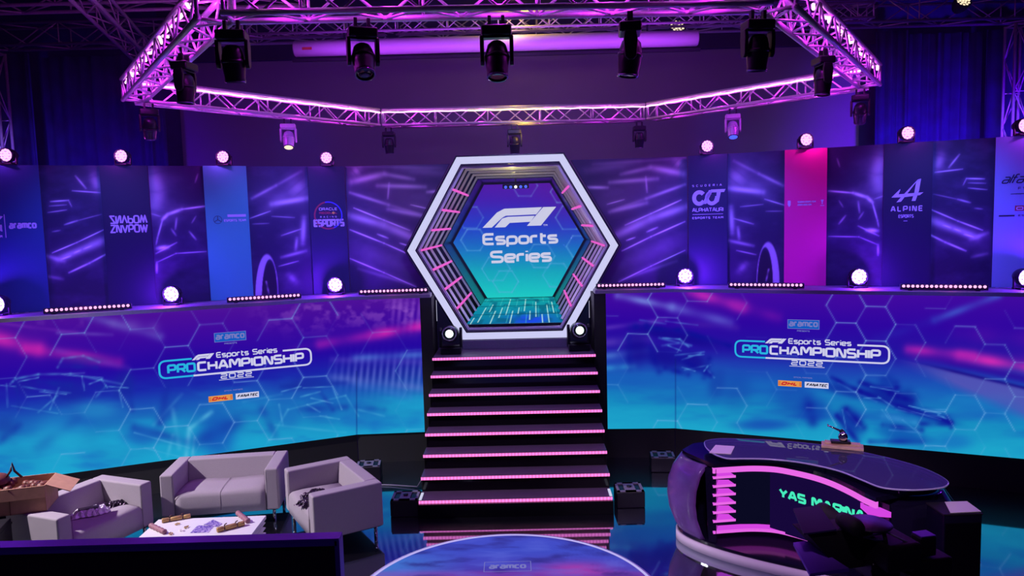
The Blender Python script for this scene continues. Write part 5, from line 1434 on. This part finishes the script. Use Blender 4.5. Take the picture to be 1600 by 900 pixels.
m_.box((-BW / 2, tk / 2, BH / 2), (BW, tk, BH)); m_.box((-BW / 2, BD - tk / 2, BH / 2), (BW, tk, BH)); m_.box((-tk / 2, BD / 2, BH / 2), (tk, BD, BH)); m_.box((-BW + tk / 2, BD / 2, BH / 2), (tk, BD, BH)); m_.box((-BW / 2, BD / 2, tk / 2), (BW, BD, tk))
obj('carton', m_, 'card', bx)
fm = MB(); fm.box((.12, 0, 0), (.24, BD * .9, tk)); obj('flap', fm, 'card', bx, loc=(0, BD / 2, BH), rot=(0, .42, 0))
fm = MB(); fm.box((0, -.06, 0), (BW, .12, tk)); obj('flap', fm, 'card', bx, loc=(-BW / 2, 0, BH), rot=(1.45, 0, 0))
obj('tape_seam', MB().box((-.32, -.005, BH / 2), (.006, .004, BH)), 'card_in', bx)
bg_ = 'brown wrapped goods in the cardboard box'
k = 0
desc = ['right end', 'second from right', 'third from right', 'third from left', 'second from left', 'left end']
row = ['front row', 'second row', 'third row', 'back row']
for j in range(4):
    for i in range(6):
        x = -.10 - i * .15 + .02 * math.sin(k * 3.1); y = .065 + j * .095
        loc = bx.matrix_basis.to_3x3() @ Vector((x, y, 0)) if False else None
        R = Matrix.Rotation(ang, 3, 'Z'); lp = bx.location + R @ Vector((x, y, BH - .065 + .02 * math.sin(k * 2.3)))
        t = thing('wrapped_roll', 'brown wrapped roll in the box, %s, %s' % (row[j], desc[i]), 'wrapped roll', lp, ang + .35 * math.sin(k * 1.9), bg_)
        obj('tube', MB().lathe([(.0, 0), (.034, .0), (.04, .02), (.038, .045), (.018, .055), (.036, .068), (.04, .10), (.034, .13), (0, .13)], 12, Matrix.Translation((-.065, 0, .0)) @ Matrix.Rotation(math.pi / 2 - .25 * math.sin(k), 4, 'Y')), 'brown', t)
        obj('ribbon', MB().tube([(-.01, .024 * math.cos(a * .785), .024 * math.sin(a * .785)) for a in range(8)], .007, 6, closed=True), 'ribbon', t)
        k += 1
R = Matrix.Rotation(ang, 3, 'Z')
cp = thing('dark_cap', 'dark brown strapped cap lying on top of the goods in the box', 'cap', bx.location + R @ Vector((-.52, .28, BH + .0)), ang)
obj('crown', MB().lathe([(.13, 0), (.125, .04), (.10, .075), (.05, .095), (0, .10)], 20, caps=False), 'brown', cp)
obj('strap', MB().tube([(.10, -.02, .05), (.15, -.02, .12), (.165, -.02, .20), (.18, -.01, .11), (.24, 0, .03)], .012, 6), 'ribbon', cp)

# ================================================================== FOREGROUND PANEL
YM = 4.55
a = aty(-60, 851, YM); b = aty(529, 845, YM)
fp = thing('stage_monitor', 'large black display seen from behind with a violet lit edge at the lower left', 'monitor', ((a.x + b.x) / 2, YM, 0), 0)
zt = (a.z + b.z) / 2; wd = b.x - a.x
fb = MB(); fb.box((0, 0, zt - .47), (wd, .06, .94)); obj('back_shell', fb, 'black', fp, bevel=.004)
fb = MB(); fb.box((0, .0, zt + .008), (wd + .03, .10, .016)); fb.box((wd / 2 + .008, .0, zt - .47), (.016, .10, .94)); fb.box((-wd / 2 - .008, .0, zt - .47), (.016, .10, .94)); fb.box((0, -.04, zt - .016), (wd + .02, .015, .034)); fb.box((wd / 2, -.04, zt - .47), (.03, .015, .94))
obj('edge_trim', fb, 'monitor', fp)
for s in (-1, 1): obj('leg', MB().box((s * wd * .3, 0, (zt - .94) / 2), (.08, .06, zt - .93)), 'black_metal', fp)
obj('foot_plate', MB().box((0, 0, .015), (wd * .8, .5, .03)), 'black_metal', fp)
lamp('SPOT', (-2.2, 2.8, 4.6), (.36, .10, 1), 26, (-2.4, YM, zt), .1, 60, .8)

# ================================================================== ROUND TABLE
ZD = .50; top = atz(791, 833.5, ZD); RT = 1.27
rt = thing('round_display_table', 'large round table with a glowing blue violet top and pale rim in the foreground', 'table', (top.x + .005, top.y - RT, 0), 0)
obj('body', MB().lathe([(RT - .12, 0), (RT - .12, .05), (RT - .06, .10), (RT - .03, ZD - .06), (RT - .05, ZD - .045)], 72), 'black_gloss', rt)
rim = MB().lathe([(RT - .055, ZD - .05), (RT, ZD - .05), (RT, ZD - .012), (RT - .008, ZD), (RT - .02, ZD), (RT - .055, ZD - .002)], 96, caps=False); obj('glass_rim', rim, 'glass_edge', rt)
rim = MB().lathe([(RT - .052, ZD + .002), (RT - .026, ZD + .002), (RT - .026, ZD - .01), (RT - .052, ZD - .01)], 96, caps=False); obj('rim_light', rim, 'e_rim', rt)
rcx, rcy = rt.location.x, rt.location.y
def diskP(u, v):
    r = v * (RT - .053); a_ = u * 2 * math.pi
    return np.stack([rcx + r * np.cos(a_), rcy + r * np.sin(a_), np.full_like(u, ZD)], -1)
def paint_disk(x, y, u, v):
    t = np.clip((y - 833) / 70, 0, 1)
    col = grad(t, [(0, (70, 78, 200)), (.4, (64, 76, 196)), (.7, (70, 68, 186)), (1, (74, 52, 160))])
    n = fbm(x / 60, y / 9, 21)
    col = over(col, (60, 140, 215), np.clip(1 - (x - 600) / 130, 0, 1) * np.clip((y - 855) / 20, 0, 1) * .7)
    col = over(col, (170, 60, 170), np.exp(-((x - 900) / 55) ** 2 - ((y - 888) / 10) ** 2) * .85 + np.clip((y - 890) / 14, 0, .35))
    col = over(col, (40, 30, 110), np.clip((n - .5) * 2.6, 0, .55))
    col = over(col, (96, 110, 220), np.clip((.42 - n) * 2, 0, .4))
    return col
d_ = painted_grid('screen_top', diskP, 220, 110, paint_disk, 'screen'); pin(d_, rt)
mb = MB(); w0 = atz(760, 889, ZD + .004); w1 = atz(826, 889, ZD + .004)
X_ = Vector((1, -.01, 0)).normalized(); ff = frame_of((w0.x, w0.y, ZD + .003), X_, Vector((0, 1, 0)), .0)
Wt = (w1 - w0).length
text(mb, 'aramco', ff, .03, 0, .10, .2, .3, width=Wt - .06)
rbox(mb, ff, -.02, -.05, Wt + .02, .13, .006)
pin(obj('table_lettering', mb, 'e_dim'), rt)

# ================================================================== PRESENTER DESK
ZK = .94
dk = thing('presenter_desk', 'curved dark violet presenter desk with pink lit fins, screens and an oval glass top', 'desk', (2.95, 7.2, 0), 0)
DC = Vector((2.88, 7.25, 0)); du = Vector((.835, -.55, 0)); dv = Vector((.55, .835, 0))
def el(u, v, z): return DC + du * u + dv * v + Vector((0, 0, z))
def sup(a_, A_, B_, n=2.5):
    c, s = math.cos(a_), math.sin(a_)
    return A_ * math.copysign(abs(c) ** (2 / n), c), B_ * math.copysign(abs(s) ** (2 / n), s)
def D(nm, mb, mt, **k): return pin(obj(nm, mb, mt, **k), dk)
# plinth and glossy deck
pl = [el(*sup(2 * math.pi * i / 72, 1.30, .53), 0) for i in range(72)]
D('plinth', MB().prism([(p.x, p.y) for p in pl], .0, .10, smooth=True), 'plinth')
pl2 = [el(*sup(2 * math.pi * i / 72, 1.285, .515), 0) for i in range(72)]
D('deck', MB().prism([(p.x, p.y) for p in pl2], .10, .135), 'desk_dark')
# inner kidney line: the fascia and the lit trims follow it
KID = [(1.985, 7.40), (2.0, 7.30), (2.17, 7.32), (2.41, 7.335), (2.62, 7.29), (2.77, 7.18), (2.91, 7.03), (3.01, 6.85), (3.08, 6.62), (3.12, 6.42), (3.16, 6.30)]
def smooth_line(P, n=5):
    out = []
    for i in range(len(P) - 1):
        p0 = P[max(i - 1, 0)]; p1 = P[i]; p2 = P[i + 1]; p3 = P[min(i + 2, len(P) - 1)]
        for k_ in range(n):
            t = k_ / n
            out.append(tuple(.5 * ((2 * p1[c]) + (-p0[c] + p2[c]) * t + (2 * p0[c] - 5 * p1[c] + 4 * p2[c] - p3[c]) * t * t + (-p0[c] + 3 * p1[c] - 3 * p2[c] + p3[c]) * t ** 3) for c in (0, 1)))
    out.append(tuple(P[-1])); return out
KL = smooth_line(KID[1:])
def inward(P, d):
    """shift the line away from the camera side"""
    out = []
    for i, p in enumerate(P):
        a_ = Vector(P[max(i - 1, 0)]); b_ = Vector(P[min(i + 1, len(P) - 1)]); t = (b_ - a_).normalized(); n_ = Vector((-t.y, t.x))
        out.append((p[0] + n_.x * d, p[1] + n_.y * d))
    return out
def wall_strip(mb, P, z0, z1, th):
    Q = inward(P, th); n = len(P)
    vs = [(x, y, z0) for x, y in P] + [(x, y, z1) for x, y in P] + [(x, y, z1) for x, y in Q] + [(x, y, z0) for x, y in Q]
    fs = []
    for i in range(n - 1):
        for a_, b_ in ((0, 1), (1, 2), (2, 3), (3, 0)): fs.append((a_ * n + i, a_ * n + i + 1, b_ * n + i + 1, b_ * n + i))
    fs += [(0, n, 2 * n, 3 * n), (n - 1, 2 * n - 1, 3 * n - 1, 4 * n - 1)]
    return mb.add(vs, fs, False)
D('upper_light_trim', wall_strip(MB(), KL, .875, .935, .03), 'e_desk2', recalc=True)
BL = [p for p in KL if p[0] < 2.95 and p[1] > 6.95]
D('lower_light_trim', wall_strip(MB(), BL, .245, .265, .13), 'e_desk', recalc=True)
D('lower_light_lip', wall_strip(MB(), BL, .238, .268, .006), 'e_desk2', recalc=True)
BK = inward(KL, .16)
D('recess_wall', wall_strip(MB(), BK, .135, .88, .02), 'desk_dark', recalc=True)
# upper crown: dark top from the kidney line to the back of the ellipse
back_line = [el(*sup(a_, 1.2, .44), 0) for a_ in [math.radians(d_) for d_ in range(-8, 170, 8)]] + [Vector((1.80, 7.80, 0)), Vector((1.82, 7.70, 0))]
crown = [tuple(p) for p in KL] + [(p.x, p.y) for p in back_line if True]
D('crown', MB().prism(crown, .935, .975), 'desk_dark', recalc=True)
# shells: bulged side panels
def shell(a0, a1, nm, seg=14, mt='desk'):
    mb = MB(); rows = [(.10, .985), (.2, 1.03), (.35, 1.075), (.5, 1.09), (.65, 1.08), (.8, 1.04), (.93, .97)]
    n = seg + 1; vs = []
    for z, k_ in rows:
        for i in range(n):
            a_ = math.radians(a0 + (a1 - a0) * i / seg); u, v = sup(a_, 1.28, .51)
            p = el(u * k_, v * (1 + (k_ - 1) * 1.5), z); vs.append(p)
    m_ = len(rows) * n
    vs += [v_ + (DC + Vector((0, 0, v_.z)) - v_).normalized() * .05 for v_ in vs[:m_]]
    fs = []
    for r in range(len(rows) - 1):
        for i in range(seg):
            a_ = r * n + i; fs.append((a_, a_ + 1, a_ + n + 1, a_ + n)); fs.append((m_ + a_, m_ + a_ + n, m_ + a_ + n + 1, m_ + a_ + 1))
        for i in (0, seg):
            a_ = r * n + i; fs.append((a_, a_ + n, m_ + a_ + n, m_ + a_))
    for r in (0, len(rows) - 1):
        for i in range(seg):
            a_ = r * n + i; fs.append((a_, a_ + 1, m_ + a_ + 1, m_ + a_))
    mb.add(vs, fs, True); return D(nm, mb, mt, recalc=True)
shell(160, 229, 'side_shell', 20); shell(296, 362, 'side_shell', 20, mt='desk_dark')  # right shell in the darker desk finish stands in for its shade
shell(2, 160, 'rear_shell', 30, 'desk_dark')
# black cheek between the left shell and the opening
ck = MB()
ck.add([(1.93, 7.36, .92), (2.03, 7.30, .92), (2.03, 7.30, .14), (1.96, 7.34, .14), (2.16, 7.62, .92), (2.16, 7.62, .14)], [(0, 1, 2, 3), (1, 4, 5, 2), (0, 4, 1), (3, 2, 5)])
D('cheek_panel', ck, 'desk_dark', recalc=True)
# fins at the left of the opening and stubs at the right
for k_ in range(6):
    z = .84 - .092 * k_ - .01
    P = [(1.995, 7.285), (2.23, 7.315), (2.20, 7.47), (2.06, 7.47), (2.06, 7.40), (2.0, 7.38)]
    D('light_fin', MB().prism(P, z, z + .012), 'e_desk', recalc=True)
    D('light_fin_edge', MB().prism([(1.992, 7.281), (2.233, 7.311), (2.231, 7.317), (1.994, 7.289)], z - .006, z + .018), 'e_desk2', recalc=True)
for k_ in range(4):
    z = .78 - .105 * k_
    D('light_fin', MB().prism([(3.14, 6.36), (3.24 + .07 * (k_ == 0), 6.32), (3.26, 6.46), (3.15, 6.56)], z, z + .05 - .012 * k_), 'e_desk', recalc=True)
# screens in the recess
BI = inward(KL, .15)
def along(P, t):
    L = [0]
    for i in range(1, len(P)): L.append(L[-1] + (Vector(P[i]) - Vector(P[i - 1])).length)
    t *= L[-1]
    for i in range(1, len(P)):
        if L[i] >= t: k_ = (t - L[i - 1]) / (L[i] - L[i - 1]); return Vector(P[i - 1]).lerp(Vector(P[i]), k_)
    return Vector(P[-1])
M['e_navy'] = emis('dark_screen', (10, 10, 34), 1.0); M['e_night'] = emis('dark_violet_screen', (22, 8, 58), 1.0)
s0, s1 = along(BI, .06), along(BI, .34)
mb = MB(); mb.prism([(s0.x, s0.y), (s1.x, s1.y), (s1.x + .01, s1.y + .02), (s0.x, s0.y + .02)], .27, .86); D('dark_screen', mb, 'e_navy', recalc=True)
P = Vector((2.60, 7.36)); Q = Vector((3.26, 6.60))
nn = (Q - P).normalized(); nv = Vector((-nn.y, nn.x)) * .03
mb = MB(); mb.prism([(P.x, P.y), (Q.x, Q.y), (Q.x + nv.x, Q.y + nv.y), (P.x + nv.x, P.y + nv.y)], .25, .87); D('name_screen', mb, 'e_night', recalc=True)
g = frame_of((P.x, P.y, 0), (nn.x, nn.y, 0), (0, 0, 1), .006)
q0 = online(1219, 779, P, Q); q1 = online(1351, 800, P, Q)
xa = (Vector((q0.x, q0.y)) - P).length; xb = (Vector((q1.x, q1.y)) - P).length
mb = MB(); wt_ = xb - xa; tw_ = text_width('YAS MARINA', .28); k1 = text_width('YAS', .28) / tw_; k2 = text_width('MARINA', .28) / tw_
text(mb, 'YAS', g, xa, q0.z + .012, .10, .25, .28, width=wt_ * k1, rad=.12); D('first_word', mb, 'e_green')
mb = MB(); text(mb, 'MARINA', g, xb - wt_ * k2, q0.z + .012, .10, .25, .28, width=wt_ * k2, rad=.12); D('second_word', mb, 'e_green')
# glass top on small posts
ZG = 1.06
GP = [(1101, 692), (1104, 688), (1125, 685), (1160, 685.5), (1200, 687), (1250, 691), (1300, 697), (1350, 706.5), (1400, 718), (1440, 730), (1465, 741), (1479, 750), (1481, 755), (1474, 760), (1455, 763), (1425, 764.5), (1395, 763), (1372, 759), (1345, 748), (1315, 736), (1280, 727), (1240, 720), (1195, 716), (1160, 715.5), (1135, 715), (1115, 708), (1104, 699)]
gp = [atz(x, y, ZG) for x, y in GP]; gp = smooth_line([(p.x, p.y) for p in gp] + [(gp[0].x, gp[0].y)], 4)[:-1]
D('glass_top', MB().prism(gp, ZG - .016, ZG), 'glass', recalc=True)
mb = MB(); mb.tube([(x, y, ZG - .008) for x, y in gp], .009, 6, closed=True); D('glass_edge', mb, 'glass_edge')
for px, py in ((1125, 690), (1162, 690), (1217, 694), (1290, 702), (1370, 722), (1440, 745), (1405, 757)):
    p = atz(px, py, ZG); D('glass_post', MB().lathe([(.012, .975), (.012, ZG - .016)], 12, Matrix.Translation((p.x, p.y, 0))), 'chrome')
# faint hexagon inlay on the shells is in the finish; objects on the desk
def desk_sheet(pts, z, label, mt='paper', nm='paper_sheet', th=.006): return flat_sheet(nm, label, 'paper', pts, z, mt, None, th)
desk_sheet([(1108, 708), (1142, 710), (1148, 698), (1118, 696)], ZG + .001, 'white paper sheet at the left end of the glass desk top')
wb = thing('wooden_board', 'pale wooden board at the back edge of the glass top under the small sculpture', 'board', (*atz(1316, 699, ZG + .001)[:2], ZG + .001), -.42)
obj('board', MB().box((0, 0, .014), (.40, .17, .028)), 'wood', wb, bevel=.004)
obj('raised_strip', MB().box((0, .03, .036), (.34, .09, .016)), 'wood', wb, bevel=.003)
sc_ = thing('trophy_ornament', 'small dark metal ornament with a pointing arm on the wooden board', 'ornament', wb.location + Vector((-.01, .02, .045)), -.3)
obj('base', MB().box((0, 0, .012), (.19, .10, .024)), 'black_metal', sc_, bevel=.006)
obj('body', MB().tube([(.03, 0, .02), (.035, 0, .07), (.02, 0, .11), (.0, 0, .13)], .035, 10, r2=.022), 'black_metal', sc_)
obj('wheel', MB().lathe([(.0, -.02), (.04, -.02), (.048, 0), (.04, .02), (0, .02)], 16, Matrix.Translation((.02, -.03, .075)) @ Matrix.Rotation(math.pi / 2, 4, 'X')), 'chrome', sc_)
obj('arm', MB().tube([(.01, 0, .12), (-.06, 0, .15), (-.12, 0, .175)], .012, 8, r2=.007), 'chrome', sc_)
obj('arm_tip', MB().tube([(-.12, 0, .165), (-.125, 0, .19)], .007, 6), 'chrome', sc_)

# ================================================================== SIDE LECTERN WITH PAPER, CAMERA
q = atz(1533, 801, .95)
Xr = q.x; ld = thing('side_cabinet', 'tall dark cabinet standing at the right end of the desk with a sheet on top', 'cabinet', (Xr - .16, 6.09, 0), .0)
obj('carcass', MB().box((0, 0, .47), (.32, .26, .94)), 'desk_dark', ld, bevel=.006)
obj('top_panel', MB().box((0, 0, .945), (.33, .27, .012)), 'black', ld)
obj('door', MB().box((0, -.135, .45), (.29, .012, .84)), 'black_gloss', ld)
flat_sheet('paper_sheet', 'white sheet lying on top of the dark side cabinet', 'paper', [(1476, 785), (1511, 784), (1533, 800), (1485, 802)], .953, 'paper', None, .006)

YC = 4.3
def cp_(px, py, y=YC): return aty(px, py, y)
cc = cp_(1360, 850)
br = thing('broadcast_camera', 'dark broadcast camera with prompter hood on a pedestal in the lower right foreground', 'camera', (cc.x, YC, 0), math.radians(12))
CZ = cc.z
obj('camera_body', MB().box((.12, .05, CZ - .04), (.24, .42, .17)), 'black', br, bevel=.03, seg=3)
obj('lens_barrel', MB().lathe([(.055, 0), (.06, .02), (.06, .16), (.07, .17), (.07, .24), (.055, .25), (0, .24)], 20, Matrix.Translation((.0, .24, CZ + .01)) @ Matrix.Rotation(-math.pi / 2, 4, 'X')), 'black', br)
obj('viewfinder', MB().lathe([(0, -.08), (.045, -.08), (.052, -.04), (.052, .05), (.04, .08), (0, .08)], 18, Matrix.Translation((-.14, .0, CZ + .14)) @ Matrix.Rotation(math.pi / 2, 4, 'X')), 'black', br)
obj('viewfinder_arm', MB().tube([(-.09, 0, CZ + .10), (-.06, .02, CZ + .05), (0, .04, CZ + .0)], .02, 8), 'black', br)
obj('top_shelf', MB().lathe([(.13, 0), (.135, .006), (.13, .012)], 28, Matrix.Translation((.0, .02, CZ + .115))), 'case', br)
obj('handle', MB().tube([(.03, -.1, CZ + .03), (.03, -.08, CZ + .09), (.14, .1, CZ + .09), (.14, .12, CZ + .03)], .012, 8), 'black', br)
obj('side_monitor', MB().box((.33, -.05, CZ - .02), (.11, .09, .12)), 'black', br, bevel=.01)
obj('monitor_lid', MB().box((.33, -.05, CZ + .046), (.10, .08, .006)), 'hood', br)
hd_ = MB(); zz = CZ + .02
hd_.add([(-.44, .02, zz + .09), (-.22, .02, zz + .09), (-.20, .22, zz + .16), (-.38, .22, zz + .16), (-.44, .02, zz + .08), (-.22, .02, zz + .08), (-.20, .22, zz + .15), (-.38, .22, zz + .15)], [(0, 1, 2, 3), (4, 7, 6, 5), (0, 4, 5, 1), (1, 5, 6, 2), (2, 6, 7, 3), (3, 7, 4, 0)])
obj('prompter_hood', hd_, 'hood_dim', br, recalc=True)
hd_ = MB(); zz = CZ + .05
hd_.add([(-.45, -.06, zz - .15), (-.19, -.06, zz - .15), (-.30, .20, zz - .08), (-.39, .20, zz - .08), (-.45, -.06, zz - .17), (-.19, -.06, zz - .17), (-.30, .20, zz - .10), (-.39, .20, zz - .10)], [(0, 1, 2, 3), (4, 7, 6, 5), (0, 4, 5, 1), (1, 5, 6, 2), (2, 6, 7, 3), (3, 7, 4, 0)])
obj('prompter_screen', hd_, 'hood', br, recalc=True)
hd_ = MB(); hd_.add([(-.40, .04, CZ + .09), (.05, .04, CZ + .09), (.05, .04, CZ - .16), (-.18, .04, CZ - .16), (-.40, .2, CZ + .09), (.05, .2, CZ + .09), (.05, .2, CZ - .16), (-.18, .2, CZ - .16)], [(0, 1, 2, 3), (4, 7, 6, 5), (0, 4, 5, 1), (1, 5, 6, 2), (2, 6, 7, 3), (3, 7, 4, 0)])
obj('prompter_body', hd_, 'black', br, recalc=True)
obj('pan_head', MB().box((.08, .05, CZ - .16), (.2, .2, .12)), 'black_metal', br, bevel=.02)
obj('column', MB().lathe([(.07, .12), (.07, .75), (.05, .76), (.05, CZ - .2)], 18, Matrix.Translation((.08, .05, 0))), 'black_metal', br)
obj('pedestal_base', MB().lathe([(.34, .03), (.34, .10), (.12, .14), (.10, .16)], 24, Matrix.Translation((.08, .05, 0))), 'black_metal', br)
for s in (-1, 1):
    obj('pan_bar', MB().tube([(.08 + s * .08, -.02, CZ - .15), (.08 + s * .22, -.25, CZ - .22), (.08 + s * .24, -.42, CZ - .24)], .012, 8), 'black_metal', br)
for i in range(2):
    obj('cable', MB().tube([(-.05, .0, CZ + .05), (.05, -.08, CZ + .10 - .06 * i), (.18, -.12, CZ + .03 - .05 * i), (.26, -.08, CZ - .04), (.30, -.04, CZ - .08)], .006, 6), 'grey_plastic', br)
for a_ in (0, 2.09, 4.19):
    obj('castor', MB().lathe([(.03, -.02), (.03, .02)], 12, Matrix.Translation((.08 + .28 * math.cos(a_), .05 + .28 * math.sin(a_), .03)) @ Matrix.Rotation(math.pi / 2, 4, 'X')), 'black', br)
obj('control_box', MB().box((.36, -.02, CZ - .20), (.26, .2, .22)), 'black', br, bevel=.02)

# cable by the stairs
cb = obj('cable', MB().tube([(-1.22, 9.7, .34), (-1.25, 9.62, .12), (-1.33, 9.5, .02), (-1.7, 9.62, .012), (-2.3, 9.7, .012)], .009, 6), 'grey_plastic')
tag(cb, 'thin grey cable running from the left side of the stairs along the floor', 'cable')

# ================================================================== STAGE HAZE
hm = bpy.data.materials.new('stage_haze'); hm.use_nodes = True
nt = hm.node_tree; nt.nodes.clear()
vs_ = nt.nodes.new('ShaderNodeVolumeScatter'); vo = nt.nodes.new('ShaderNodeOutputMaterial')
vs_.inputs['Density'].default_value = 0.014; vs_.inputs['Anisotropy'].default_value = 0.2; vs_.inputs['Color'].default_value = (.38, .34, 1, 1)
nt.links.new(vs_.outputs[0], vo.inputs['Volume'])
hz = obj('haze', MB().box((0, 12.55, 5.35), (26.8, 7.9, 5.7)), hm)
tag(hz, 'thin violet haze hanging around the lamps above the video walls', 'haze'); hz['kind'] = 'stuff'
